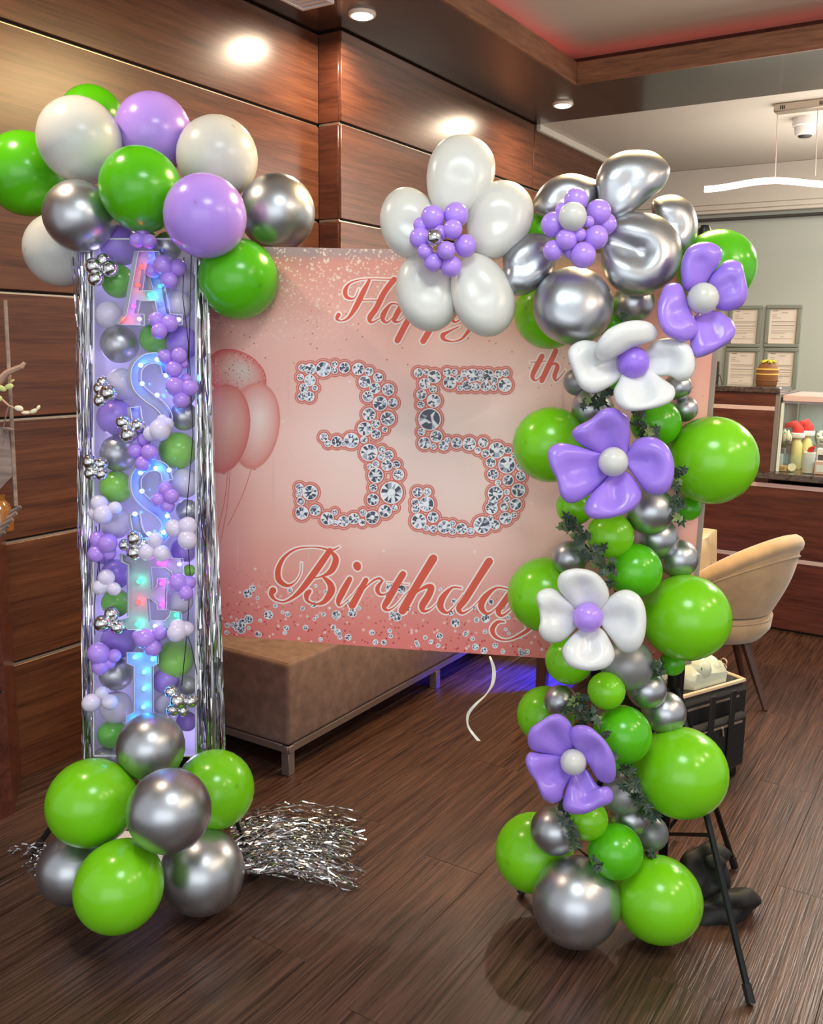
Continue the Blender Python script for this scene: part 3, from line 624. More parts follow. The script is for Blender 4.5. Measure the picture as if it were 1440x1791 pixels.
def jar():
    Y = CYF+.07; X = px(1416, Y); t = thing('label_jar', 'short clear jar with grey printed label and white lid on counter', 'jar', (X, Y, ZG))
    obj('jar_body', MB().lathe((X, Y, ZG), [(.026, 0), (.030, .004), (.030, .078), (.028, .082)], 20), mat('jar_glass', lin(196, 196, 190), .12, coat=.5), t)
    obj('lid', MB().lathe((X, Y, ZG+.080), [(.030, 0), (.031, .004), (.031, .028), (.028, .031)], 20), WHITEP, t)
    obj('printed_label', MB().lathe((X, Y, ZG+.012), [(.0302, 0), (.0306, .001), (.0306, .055), (.0302, .056)], 20), LBL, t)
    t2 = thing('tiny_red_hat', 'tiny red felt hat sitting on the label jar lid', 'hat', (X+.01, Y, ZG+.111)); obj('cone', MB().tube([(X+.004, Y, ZG+.112), (X+.006, Y, ZG+.128), (X+.016, Y-.004, ZG+.138), (X+.026, Y-.006, ZG+.134)], [.018, .015, .009, .003], 10), RED, t2)
jar()
def bouquet():
    Y = CYF+.30; X = px(1440, Y); t = thing('white_flower_bouquet', 'bunch of small white flowers in front of a picture frame at right edge', 'flowers', (X, Y, .96))
    obj('stems', MB().tube([(X, Y, ZG+.03), (X, Y, ZG+.12)], .012, 6), STEMG, t)
    for k in range(14): obj('blossom', MB().ell((X+rg.uniform(-.05, .05), Y+rg.uniform(-.02, .02), rg.uniform(.98, 1.09)), (.014, .012, .011), 7, 5), CREAM, t)
    for k in range(7): obj('leaf', MB().ell((X+rg.uniform(-.05, .05), Y-.02, rg.uniform(.97, 1.06)), (.005, .004, .022), 6, 5, Quaternion((0, 1, 0), rg.uniform(-1, 1))), STEMG, t)
bouquet()
# raised counter things: basket pot, framed card, small easel
def basket():
    Y = CYF+.22; z = 1.305; X = onY(1342, 660, Y).x; t = thing('wicker_basket', 'brown banded basket with yellow green leaves on the raised granite top', 'basket', (X, Y, z))
    BR = mat('wicker', lin(120, 78, 44), .7, bump=.4, bscale=120); CR = mat('gold_band', lin(214, 178, 92), .4)
    obj('basket_body', MB().lathe((X, Y, z), [(.05, 0), (.056, .01), (.058, .08), (.044, .115), (.03, .125)], 18), BR, t)
    for k, zz in enumerate((.03, .062, .088)): obj('band', MB().lathe((X, Y, z+zz), [(.055, -.004), (.0602, -.002), (.0602, .004), (.055, .006)], 18), (BR, CR, CR)[k], t)
    for k in range(6):
        a = k*1.05; obj('leaf', MB().ell((X+.026*math.cos(a), Y+.026*math.sin(a), z+.132), (.026, .010, .007), 8, 5, Quaternion((0, 0, 1), a) @ Quaternion((0, 1, 0), .3)), mat('lime_leaf', lin(176, 178, 50), .5), t)
basket()
def frames():
    FR = mat('grey_frame', lin(128, 134, 122), .45); PAPER = mat('document_paper', lin(226, 214, 200), .6); INKD = mat('document_ink', lin(150, 142, 138), .7)
    Y = BY
    cells = [(1271, 1334.5, 534, 607, 'upper left grey framed letter on the back wall above the counter'), (1335.5, 1404, 533, 607, 'upper right grey framed letter on the back wall above the counter'), (1264, 1330, 609, 690, 'lower left grey framed letter on the back wall behind the counter'), (1331, 1398, 609, 690, 'lower right grey framed letter on the back wall behind the basket')]
    for i, (x0, x1, y0, y1, lab) in enumerate(cells):
        a, b = onY(x0, y1, Y-.02), onY(x1, y0, Y-.02)
        if i > 1: a.z = b.z-.33
        t = thing('framed_letter', lab, 'picture frame', (a.x, Y, a.z), 'framed letters on the back wall')
        w = .028
        obj('frame', MB().bb(a.x, b.x, Y-.024, Y-.002, a.z, a.z+w, .004).bb(a.x, b.x, Y-.024, Y-.002, b.z-w, b.z, .004).bb(a.x, a.x+w, Y-.024, Y-.002, a.z+w, b.z-w, .004).bb(b.x-w, b.x, Y-.024, Y-.002, a.z+w, b.z-w, .004), FR, t)
        pp = obj('paper', MB().bb(a.x+w, b.x-w, Y-.008, Y-.004, a.z+w, b.z-w), PAPER, t)
        mb = MB(); W_, H_ = b.x-a.x-2*w, b.z-a.z-2*w; x_, z_ = a.x+w, a.z+w; r2 = random.Random(i)
        for zf, l0, l1, th in ((.95, .08, .28, .016), (.89, .42, .66, .010), (.84, .08, .26, .007), (.79, .08, .24, .007), (.74, .08, .42, .007), (.64, .08, .92, .010), (.60, .08, .90, .007), (.52, .08, .92, .014), (.45, .08, .9, .007), (.38, .08, .92, .007), (.34, .08, .9, .007), (.30, .08, .6, .007), (.2, .44, .56, .008), (.14, .1, .86, .006)):
            mb.bb(x_+l0*W_, x_+l1*W_, Y-.0092, Y-.0081, z_+zf*H_-th*H_, z_+zf*H_+th*H_*.4)
        obj('printed_text', mb, INKD, pp)
    t = thing('small_framed_card', 'small black framed card standing at the left end of the granite top', 'picture frame', (onY(1252, 675, CYF+.3).x, CYF+.3, 1.305))
    a, b = onY(1232, 672, CYF+.30), onY(1259, 632, CYF+.30)
    obj('frame', MB().bb(a.x, b.x, CYF+.30, CYF+.315, 1.305, b.z, .003), DKB, t); obj('card', MB().bb(a.x+.01, b.x-.014, CYF+.2985, CYF+.2999, 1.318, b.z-.014), PAPER, t)
    e = thing('small_easel', 'tiny dark easel standing before the small framed card', 'easel', (onY(1257, 672, CYF+.2).x, CYF+.2, 1.305)); q = e.location
    for s in (-1, 1): obj('leg', MB().tube([(q.x+s*.022, q.y, 1.306), (q.x+s*.002, q.y+.012, 1.355)], .0035, 6), DKB, e)
frames()
# pendant and camera dome
def pendant():
    z0 = CEIL; a = onZ(1356, 190, z0-.02); b = onZ(1470, 180, z0-.02); t = thing('wave_pendant', 'glowing wavy white pendant lamp on thin cables above the reception', 'pendant lamp', ((a.x+b.x)/2, a.y, z0))
    Y = a.y; cn = obj('canopy', MB().bb(a.x, b.x+.05, Y-.03, Y+.05, z0-.045, z0, .004), STEEL, t)
    for x in (1366, 1369, 1372, 1434, 1437, 1440): p = onY(x, 190, Y-.031); obj('canopy_slot', MB().bb(p.x-.003, p.x+.003, Y-.032, Y-.0295, z0-.034, z0-.014), DKB, cn)
    pts = []
    for i in range(25):
        x = 1233+i*12; y = 331-6*(1-math.cos(i*.33))*.9-i*.45; pts.append(onY(x, y, Y))
    mb = MB(); vs = []
    for p in pts: vs += [p+Vector((0, -.008, .016)), p+Vector((0, .012, .016)), p+Vector((0, .012, -.016)), p+Vector((0, -.008, -.016))]
    fs = [(4*i+j, 4*i+(j+1) % 4, 4*i+4+(j+1) % 4, 4*i+4+j) for i in range(24) for j in range(4)]+[(0, 1, 2, 3), (96, 97, 98, 99)]
    obj('light_bar', mb.add(vs, fs), emis('pendant_glow', (1, .93, .86, 1), 7), t)
    for x, y in ((1356, 318), (1426, 312)):
        p = onY(x, y, Y); obj('cable', MB().tube([p+Vector((0, 0, .014)), Vector((onY(x+5, 190, Y).x, Y, z0-.045))], .0025, 6), STRIPL, t)
    c = onZ(1411, 206, z0); s = thing('dome_camera', 'white dome security camera on the ceiling beside the pendant canopy', 'camera', (c.x, c.y, z0))
    obj('housing', MB().lathe((c.x, c.y, z0-.10), [(.045, 0), (.058, .012), (.062, .05), (.075, .055), (.075, .10)], 24), WHITEP, s); obj('lens', MB().lathe((c.x, c.y, z0-.112), [(.012, 0), (.034, .004), (.042, .013)], 20), DKB, s)
pendant()
# ---------------------------------------------------------------- table, chair, bag
def table():
    c = Vector((-1.03, 4.02, 0)); t = thing('side_table', 'small square wooden table behind the garland under a cream cloth', 'table', (-1.3, 3.8, 0))
    obj('tabletop', MB().bb(-1.59, -1.0, 3.51, 4.10, .66, .70, .004), DWOOD, t)
    for x in (-1.55, -1.04):
        for y in (3.55, 4.06): obj('leg', MB().bb(x-.022, x+.022, y-.022, y+.022, 0, .66, .003), DWOOD, t)
    mb = MB(); n = 40; ring = []
    x0, x1, y0, y1 = -1.60, -.99, 3.50, 4.11
    per = [(x0+(x1-x0)*i/10, y0) for i in range(10)]+[(x1, y0+(y1-y0)*i/10) for i in range(10)]+[(x1-(x1-x0)*i/10, y1) for i in range(10)]+[(x0, y1-(y1-y0)*i/10) for i in range(10)]
    vs = [Vector((x, y, .708)) for x, y in per]
    for k, (dz, o) in enumerate(((.0, .006), (.06, .012), (.14, .02))):
        for i, (x, y) in enumerate(per):
            d = Vector((x+1.295, y-3.805, 0)).normalized(); f = o*(1+.8*math.sin(i*1.57)); vs.append(Vector((x, y, .704-dz-.02*(i % 10 == 0)*k))+d*f)
    fs = [list(range(40))]+[(r*40+i, r*40+(i+1) % 40, (r+1)*40+(i+1) % 40, (r+1)*40+i) for r in range(3) for i in range(40)]
    o = obj('tablecloth', mb.add(vs, fs), mat('cream_satin', lin(204, 184, 152), .35), base=(-1.295, 3.805, .70)); tag(o, 'cream satin cloth draped over the small table corner left of chair', 'tablecloth')
table()
def chair():
    C0 = Vector((-.93, 3.98, 0)); t = thing('tub_chair', 'beige velvet tub chair with rounded back and dark wooden legs', 'chair', C0)
    back = math.radians(-18)      # direction of the back rest
    def shell(r_in):
        def fn(u, v):
            a = (u-.5)*2*math.radians(122); w = math.cos(a/2*1.15)**2
            ztop = max(.435, .325+.405*max(0, math.cos(a*.72))); z = .405+(ztop-.405)*v; r = .225+.095*v*(.4+.6*max(0, math.cos(a*.7)))+.02*math.sin(v*3.1)-r_in
            d = Vector((math.cos(back+a), math.sin(back+a), 0)); return C0+d*r+Vector((0, 0, z))
        return fn
    mb = MB(); mb.grid(shell(0), 36, 10); nu = 36
    b = len(mb.v); mb.grid(shell(.05), 36, 10)
    mb.f += [(10*37+i, 10*37+i+1, b+10*37+i+1, b+10*37+i) for i in range(36)]+[(i, i+1, b+i+1, b+i) for i in range(36)]+[(j*37, (j+1)*37, b+(j+1)*37, b+j*37) for j in range(10)]+[(j*37+36, (j+1)*37+36, b+(j+1)*37+36, b+j*37+36) for j in range(10)]; mb.m += [0]*(36*2+20)
    obj('backrest', mb, VELVET, t)
    f0, f1 = shell(-.008), shell(.025)
    obj('padded_rim', MB().tube([f1(i/40, 1.0)+Vector((0, 0, -.004)) for i in range(41)], .036, 10), VELVET, t)
    obj('piping', MB().tube([shell(-.002)(i/40, .82) for i in range(41)], .0045, 6), VELVET, t)
    obj('seat', MB().lathe(C0+Vector((-.02, 0, .27)), [(.14, 0), (.21, .015), (.245, .06), (.25, .10), (.235, .125), (.15, .135)], 30), VELVET, t)
    obj('seat_piping', MB().tube([C0+Vector((-.02+.247*math.cos(i*.21), .247*math.sin(i*.21), .382)) for i in range(31)], .005, 6), VELVET, t)
    for a in (-18, 72, 162, 252):
        d = Vector((math.cos(math.radians(a)), math.sin(math.radians(a)), 0)); obj('leg', MB().tube([C0+d*.14+Vector((0, 0, .285)), C0+d*.265+Vector((0, 0, .002))], [.023, .012], 8), DWOOD, t)
    return t
chair()
def bag():
    a, b = onZ(1298, 1354), onZ(1150, 1408); u = (a-b).normalized(); n = Vector((-u.y, u.x, 0)); 
    c = (a+b)/2+n*.14; Wd, Dp, H = (a-b).length, .30, .42; q = Matrix((u, n, Vector((0, 0, 1)))).transposed()
    t = thing('rolling_bag', 'black soft rolling bag with open top behind the right balloon garland', 'bag', (c.x, c.y, 0))
    P = lambda x, y, z: c+u*x+n*y+Vector((0, 0, z))
    obj('bag_body', MB().box(P(0, 0, .195), (Wd, Dp, .33), q, .03), BLACKF, t)
    rimp = [P(s*(Wd/2-.02), w*(Dp/2-.02), .357) for s, w in ((-1, -1), (1, -1), (1, 1), (-1, 1), (-1, -1))]
    obj('zip_rim', MB().tube([p.lerp(rimp[i+1], f) for i, p in enumerate(rimp[:-1]) for f in (0, .1, .5, .9)]+[rimp[0]], .008, 6), mat('cream_zip', lin(206, 180, 152), .5), t)
    obj('lid_flap', MB().box(P(.01, Dp/2+.005, .41), (Wd-.05, .014, .12), q @ Matrix.Rotation(-.35, 3, 'X'), .005), mat('beige_lining', lin(176, 150, 130), .7), t)
    pk = obj('front_pocket', MB().box(P(-.01, -Dp/2-.012, .16), (Wd-.07, .035, .20), q, .014), BLACKF, t)
    obj('pocket_zip', MB().box(P(-.02, -Dp/2-.031, .235), (Wd-.12, .004, .006), q), STEEL, pk)
    obj('upper_zip', MB().box(P(-.02, -Dp/2-.002, .315), (Wd-.10, .004, .006), q), STEEL, t)
    obj('zip_pull', MB().tube([P(.03, -Dp/2-.034, .235), P(.035, -Dp/2-.036, .205)], .004, 6), STEEL, t)
    for s in (-.05, .055): obj('strap', MB().box(P(s+.02, -Dp/2-.034, .21), (.028, .006, .30), q, .002), BLACKF, t)
    for z in (.385, .365, .345): obj('ring', MB().tube([P(Wd/2+.006, -.02+.014*math.cos(k*.7), z+.012*math.sin(k*.7)) for k in range(10)], .003, 6), STEEL, t)
    for s in (-1, 1):
        obj('wheel', MB().lathe(P(s*(Wd/2-.02), Dp/2-.02, .03), [(.01, -.014), (.03, -.012), (.03, .012), (.01, .014)], 16, u), BLACKM, t)
        obj('foot', MB().box(P(s*(Wd/2-.04), -Dp/2+.03, .018), (.03, .03, .036), q, .004), BLACKM, t)
    hx = -Wd/2+.030
    h = obj('pull_handle', MB().box(P(hx, -Dp/2-.02, .27), (.030, .020, .50), q, .004), BLACKM, t)
    obj('grip', MB().box(P(hx, -Dp/2-.02, .515), (.055, .030, .045), q, .008), BLACKM, t)
    # contents
    pl_ = mat('clear_poly_bag', lin(206, 216, 196), .18, coat=.6)
    pb = obj('poly_bag', MB().box(P(.04, -.03, .375), (.22, .17, .12), q @ Matrix.Rotation(.12, 3, 'Y'), .03).ell(P(.0, -.06, .42), (.07, .05, .05), 12, 8).ell(P(.08, -.05, .40), (.06, .05, .05), 12, 8), pl_, base=P(.02, -.01, .375)); tag(pb, 'crumpled clear poly bag of balloons in the open rolling bag', 'plastic bag')
    gl = obj('green_print', MB().box(P(.0, -.114, .43), (.030, .002, .011), q), GREEN2, pb)
    cl = obj('folded_fabric', MB().box(P(.085, .05, .47), (.05, .04, .13), q @ Matrix.Rotation(.3, 3, 'Y'), .012).box(P(.045, .06, .46), (.05, .035, .12), q @ Matrix.Rotation(-.25, 3, 'Y'), .012), mat('beige_cloth', lin(190, 156, 132), .8), base=P(.06, .05, .39)); tag(cl, 'beige folded fabric sticking up from the rolling bag', 'cloth')
    fl_ = obj('leaflet', MB().box(P(-.105, -.02, .42), (.06, .02, .09), q @ Matrix.Rotation(-.2, 3, 'Y'), .003), mat('leaflet_paper', lin(206, 206, 190), .5), base=P(-.1, -.02, .38)); tag(fl_, 'pale folded leaflet tucked beside the bag pull handle', 'paper')
bag()
# ---------------------------------------------------------------- balloons
def unit_balloon(n=28, m=20):
    mb = MB(); vs = []
    for i in range(1, m):
        ph = math.pi*i/m; z = math.cos(ph); r = math.sin(ph)
        if z < 0: r *= 1-.10*z*z; z *= 1.07
        vs += [(r*math.cos(2*math.pi*j/n), r*math.sin(2*math.pi*j/n), z) for j in range(n)]
    vs += [(0, 0, 1), (0, 0, -1.07)]; T, Bt = len(vs)-2, len(vs)-1
    fs = [(i*n+j, (i+1)*n+j, (i+1)*n+(j+1) % n, i*n+(j+1) % n) for i in range(m-2) for j in range(n)]
    fs += [(T, j, (j+1) % n) for j in range(n)]+[(Bt, (m-2)*n+(j+1) % n, (m-2)*n+j) for j in range(n)]
    return mb.add(vs, fs)
def knot_mb():
    return MB().lathe((0, 0, -1.20), [(.02, 0), (.095, .01), (.075, .045), (.035, .075), (.05, .10), (.11, .16)], 10)
UNIT, KNOT, SMALL = {}, {}, {}
UB, KB, SB = unit_balloon(), knot_mb(), unit_balloon(16, 12)
for k, m_ in BAL.items():
    UNIT[k] = UB.mesh('balloon_'+k, m_); KNOT[k] = KB.mesh('knot_'+k, m_); SMALL[k] = SB.mesh('small_balloon_'+k, m_)
for d in (UNIT, KNOT, SMALL):
    for me in d.values(): me.polygons.foreach_set('use_smooth', [True]*len(me.polygons))
rb_ = random.Random(11)
def ball(x, y, r, D, col, label, group, core=None, asp=1.0, parent=None, name='balloon', neck=True, tilt=1.1):
    """r in px of the 1440 wide frame at depth D; asp > 1 stretches along the neck axis"""
    loc = at(x, y, D); R = r*D/FPX
    if core: dx, dy = core[0]-x, core[1]-y
    else: a = rb_.random()*6.28; dx, dy = math.cos(a), math.sin(a)
    l = math.hypot(dx, dy) or 1
    nk = (RGT*(dx/l) - UPV*(dy/l))*tilt + FWD
    me = UNIT[col] if not parent else SMALL[col]
    o = bpy.data.objects.new(name, me); COL.objects.link(o)
    q = (-nk).to_track_quat('Z', 'Y')
    o.rotation_mode = 'QUATERNION'; o.rotation_quaternion = q; o.scale = (R, R, R*asp)
    if parent: o.parent = parent; o.location = loc-parent.location
    else:
        o.location = loc; tag(o, label, 'balloon', group)
        if neck:
            k = bpy.data.objects.new('knot', KNOT[col]); COL.objects.link(k); k.parent = o
    return o
def cluster(pts, label, group, D, name='balloon_cluster'):
    """a bunch of tiny balloons tied together: pts = (x, y, r, colour, depth offset)"""
    cx_ = sum(p[0] for p in pts)/len(pts); cy_ = sum(p[1] for p in pts)/len(pts)
    t = thing(name, label, 'balloon cluster', at(cx_, cy_, D), group)
    for p in pts: ball(p[0], p[1], p[2], D+(p[4] if len(p) > 4 else 0), p[3], None, None, (cx_, cy_), 1.06, t, 'small_balloon', False, 1.6)
    return t
# ---------------------------------------------------------------- lit tower
TP0, TP1 = at(252, 1322, 2.57), at(252, 430, 2.47)
TU = Vector((math.cos(math.radians(26)), math.sin(math.radians(26)), 0)); TV = (TP1-TP0).normalized(); TN = TU.cross(TV).normalized()
if TN.dot(FWD) > 0: TN = -TN
def TW(x, y, off=0.0): return on_plane(x, y, TP0+TN*off, TN)
def TD(x, y, off=0.0): return (TW(x, y, off)-CAMP).dot(FWD)
def tower():
    t = thing('light_tower', 'tall clear box tower full of balloons with lit letters, left of banner', 'balloon tower', onZ(250, 1440))
    def bar(name, p, q_, w, m, par=t):
        p, q_ = Vector(p), Vector(q_); d = (q_-p); z = d.normalized(); x = TN.cross(z).normalized() if abs(z.dot(TN)) < .9 else TU; y = z.cross(x)
        return obj(name, MB().box((p+q_)/2, (w, w, d.length), Matrix((x, y, z)).transposed(), .001), m, par)
    FRM = mat('frosted_frame', lin(226, 226, 236), .3)
    dp = .135; x0, x1, y0, y1 = 164, 343, 418, 1322
    for x in (x0, x1):
        for o in (-.006, -dp): bar('corner_post', TW(x, y1, o), TW(x, y0, o), .005, FRM)
    for y in (y0, y1): 
        for o in (-.006, -dp): bar('cross_rail', TW(x0, y, o), TW(x1, y, o), .005, FRM)
    bk = MB().add([TW(x0, y1, -dp-.004), TW(x1, y1, -dp-.004), TW(x1, y0, -dp-.004), TW(x0, y0, -dp-.004)]+[TW(x0, y1, -dp-.008), TW(x1, y1, -dp-.008), TW(x1, y0, -dp-.008), TW(x0, y0, -dp-.008)], [(0, 1, 2, 3), (4, 5, 6, 7), (0, 1, 5, 4), (1, 2, 6, 5), (2, 3, 7, 6), (3, 0, 4, 7)])
    obj('back_panel', bk, mat('frosted_back', lin(220, 216, 236), .6), t, smooth=False)
    film = bpy.data.materials.new('clear_film'); film.use_nodes = True; tr = film.node_tree; tr.nodes.remove(tr.nodes['Principled BSDF'])
    a = N(tr, 'ShaderNodeBsdfTransparent'); a.inputs[0].default_value = (.96, .96, .98, 1); g = N(tr, 'ShaderNodeBsdfGlossy'); g.inputs['Roughness'].default_value = .18
    d = N(tr, 'ShaderNodeBsdfDiffuse'); d.inputs[0].default_value = (.8, .8, .88, 1)
    m1 = N(tr, 'ShaderNodeMixShader'); m1.inputs[0].default_value = .45; tr.links.new(g.outputs[0], m1.inputs[1]); tr.links.new(d.outputs[0], m1.inputs[2])
    mx = N(tr, 'ShaderNodeMixShader'); mx.inputs[0].default_value = .11; tr.links.new(a.outputs[0], mx.inputs[1]); tr.links.new(m1.outputs[0], mx.inputs[2]); tr.links.new(mx.outputs[0], tr.nodes['Material Output'].inputs[0])
    def sheet_(nm, c): obj(nm, MB().add(c, [(0, 1, 2, 3)]), film, t, smooth=False)
    sheet_('front_sheet', [TW(x0, y1, 0), TW(x1, y1, 0), TW(x1, y0, 0), TW(x0, y0, 0)])
    for x in (x0, x1): sheet_('side_sheet', [TW(x, y1, -.002), TW(x, y0, -.002), TW(x, y0, -dp), TW(x, y1, -dp)])
    # legs to the floor, hidden by the base balloons
    for x in (x0+6, x1-6):
        f = TW(x, y1, -.06); obj('leg', MB().tube([f, Vector((f.x, f.y, .003))], .008, 8), FRM, t)
    obj('base_plate', MB().box(Vector((TW(252, y1, -.06).x, TW(252, y1, -.06).y, .006)), (.26, .24, .012), Matrix.Rotation(math.radians(26), 3, 'Z'), .003), FRM, t)
    # wires
    Wm = mat('black_wire', lin(24, 24, 28), .4)
    for p in ([(335, 440), (331, 620), (338, 760), (326, 900), (333, 1010), (328, 1100), (318, 1200)], [(318, 1085), (335, 1130), (345, 1180)], [(168, 920), (172, 990), (165, 1060), (166, 1110)], [(322, 450), (320, 520), (330, 600), (328, 690)], [(175, 870), (173, 960), (175, 1010)]):
        obj('wire', MB().tube([TW(x, y, .012+.006*(i % 2)) for i, (x, y) in enumerate(p)], .0014, 5), Wm, t)
    for k, y in enumerate((470, 530, 620, 700, 780, 860, 940, 1010, 1080, 1160, 1230, 1300)):  # added violet point fills that brighten the tower's inside, no real light string
        l = bpy.data.lights.new('tower_fill', 'POINT'); l.energy = .22; l.color = (.55, .45, 1.0); l.shadow_soft_size = .03
        lo = bpy.data.objects.new('tower_fill', l); COL.objects.link(lo); lo.parent = t; lo.location = TW(318 if k % 2 else 188, y, -.075)-rootloc(t)
    # letters
    LTR = mat('letter_plastic', lin(226, 226, 236), .35); LFC = mat('letter_tray', lin(160, 160, 180), .4)
    def letter(nm, outlines, leds):
        lt = bpy.data.objects.new(nm, None); COL.objects.link(lt); lt.parent = t; lt.location = TW(*outlines[0][0])-t.location
        lt['label'] = {'letter_a': 'white lit marquee letter A', 'letter_s': 'white lit marquee letter S', 'letter_e': 'white lit marquee letter E', 'letter_i': 'cyan lit marquee letter I'}[nm]
        # back plate: filled outline
        cu = bpy.data.curves.new('tmp', 'CURVE'); cu.dimensions = '2D'; cu.fill_mode = 'BOTH'; cu.extrude = .002
        for ol in outlines:
            sp = cu.splines.new('POLY'); sp.points.add(len(ol)-1); sp.use_cyclic_u = True
            for p, (x, y) in zip(sp.points, ol): w = TW(x, y)-TP0; p.co = (w.dot(TU), w.dot(TV), 0, 1)
        to = bpy.data.objects.new('tmp', cu); COL.objects.link(to); bpy.context.view_layer.update()
        me = to.evaluated_get(bpy.context.evaluated_depsgraph_get()).to_mesh()
        vs = [TP0+TU*v.co.x+TV*v.co.y+TN*(v.co.z+.004) for v in me.vertices]; fs = [list(p.vertices) for p in me.polygons]
        to.to_mesh_clear(); bpy.data.objects.remove(to)
        obj('letter_face', MB().add(vs, fs), LFC, lt, smooth=False)
        for ol in outlines:
            k = len(ol); vs = []
            for i, (x, y) in enumerate(ol):
                a, b, c = Vector(ol[i-1]), Vector(ol[i]), Vector(ol[(i+1) % k]); d1, d2 = (b-a).normalized(), (c-b).normalized(); n_ = Vector((-(d1+d2).y, (d1+d2).x)); n_ = n_.normalized() if n_.length > 1e-6 else Vector((0, 0))
                p, q_ = b+n_*.7, b-n_*.7
                vs += [TW(p.x, p.y, .001), TW(p.x, p.y, .022), TW(q_.x, q_.y, .022), TW(q_.x, q_.y, .001)]
            obj('letter_rim', MB().add(vs, [(4*i+j, 4*i+(j+1) % 4, 4*((i+1) % k)+(j+1) % 4, 4*((i+1) % k)+j) for i in range(k) for j in range(4)]), LTR, lt, smooth=False)
        for x, y, c in leds:
            bl = obj('bulb', MB().lathe(TW(x, y, .006), [(.0066, 0), (.0066, .004), (.0052, .0085), (.002, .0105)], 10, TN), LEDM[c], lt)
            l = bpy.data.lights.new('led', 'POINT'); l.energy = {'w': .014, 's': .085, 'i': .045}.get(c, .032); l.color = LEDC[c]; l.shadow_soft_size = .006
            lo = bpy.data.objects.new('led_lamp', l); COL.objects.link(lo); lo.parent = lt; lo.location = TW(x, y, .020)-rootloc(lt)
    def band(pts, w):
        P = spl([(x, y, 0) for x, y in pts], 5); L_, R_ = [], []
        for i, (x, y, _) in enumerate(P):
            a, b = P[max(i-1, 0)], P[min(i+1, len(P)-1)]; dx, dy = b[0]-a[0], b[1]-a[1]; l = math.hypot(dx, dy) or 1
            L_.append((x-dy/l*w/2, y+dx/l*w/2)); R_.append((x+dy/l*w/2, y-dx/l*w/2))
        return L_+R_[::-1]
    c2 = lambda pts: [(100+x/4.5, 400+y/4.5) for x, y in pts]; c3 = lambda pts: [(100+x/4.5, 650+y/4.5) for x, y in pts]; c4 = lambda pts: [(100+x/4.5, 900+y/4.5) for x, y in pts]
    L3 = lambda f, rows: [(*f([(x, y)])[0], c) for x, y, c in rows]
    letter('letter_a', [c2([(640,178),(800,180),(890,670),(985,680),(985,755),(735,755),(735,680),(792,668),(770,566),(656,566),(636,668),(688,676),(688,760),(480,752),(548,680)]), c2([(706,272),(758,488),(672,488)])],
           L3(c2, [(670,300,'r'),(640,445,'r'),(605,612,'m'),(527,715,'r'),(650,712,'w'),(732,525,'g'),(812,455,'c'),(820,600,'b'),(960,715,'w'),(735,215,'b')]))
    S = [(293,652),(288,634),(272,626),(252,631),(239,648),(241,674),(257,692),(279,708),(292,727),(287,748),(268,758),(250,752),(241,736),(237,712)]
    letter('letter_s', [band(S, 18)], L3(c2, [(660,1075,'s'),(790,1030,'s'),(672,1220,'s')])+L3(c3, [(790,185,'s'),(630,285,'b'),(880,290,'b'),(860,30,'s'),(760,470,'s')]))
    letter('letter_s', [band([(x, y+188) for x, y in S], 18)], L3(c3, [(660,795,'s'),(780,760,'s'),(885,775,'s'),(670,940,'s'),(870,1135,'s'),(615,1120,'s'),(725,1275,'s'),(840,1265,'s'),(770,1040,'b')]))
    letter('letter_e', [c4([(512,308),(620,340),(990,345),(1000,478),(915,490),(900,450),(850,415),(742,412),(755,588),(785,560),(790,505),(868,500),(860,748),(790,746),(785,700),(722,655),(735,835),(850,832),(882,800),(895,758),(975,768),(985,872),(770,905),(560,905),(497,830),(552,808),(565,800),(565,395),(512,372)])],
           L3(c4, [(645,525,'g'),(640,690,'r'),(635,860,'g'),(825,540,'m'),(825,705,'m'),(805,380,'m'),(965,390,'w'),(940,790,'g'),(775,875,'w')]))
    letter('letter_i', [[(223,1141),(277,1141),(277,1160),(268,1165),(268,1246),(278,1252),(278,1272),(221,1272),(221,1252),(235,1246),(235,1165),(223,1160)]],
           [(237,1149,'i'),(268,1152,'i'),(253,1175,'i'),(253,1204,'i'),(252,1236,'i'),(232,1262,'i'),(265,1262,'b')])
    return t
LEDC = dict(r=(1, .02, .04), g=(.0, 1, .45), c=(.0, .42, 1), b=(.06, .10, 1), m=(.75, .04, .9), w=(.60, .55, 1), s=(.0, .19, 1), i=(.0, .38, 1))
LEDM = dict((k, emis('led_'+k, (tuple(.15+.85*x for x in v) if k not in 'rsi' else {'r': (1, .18, .16), 's': (.75, .95, 1), 'i': (.35, .95, 1)}[k])+(1,), 1.15)) for k, v in LEDC.items())
tower()
GT = 'balloons inside the light tower'
def inb(x, y, r, col, label): ball(x, y, r, TD(x, y, -(r*2.52/FPX)-.006), col, label+' inside the clear tower', GT, (252, y), 1.0, tilt=.6, neck=False)
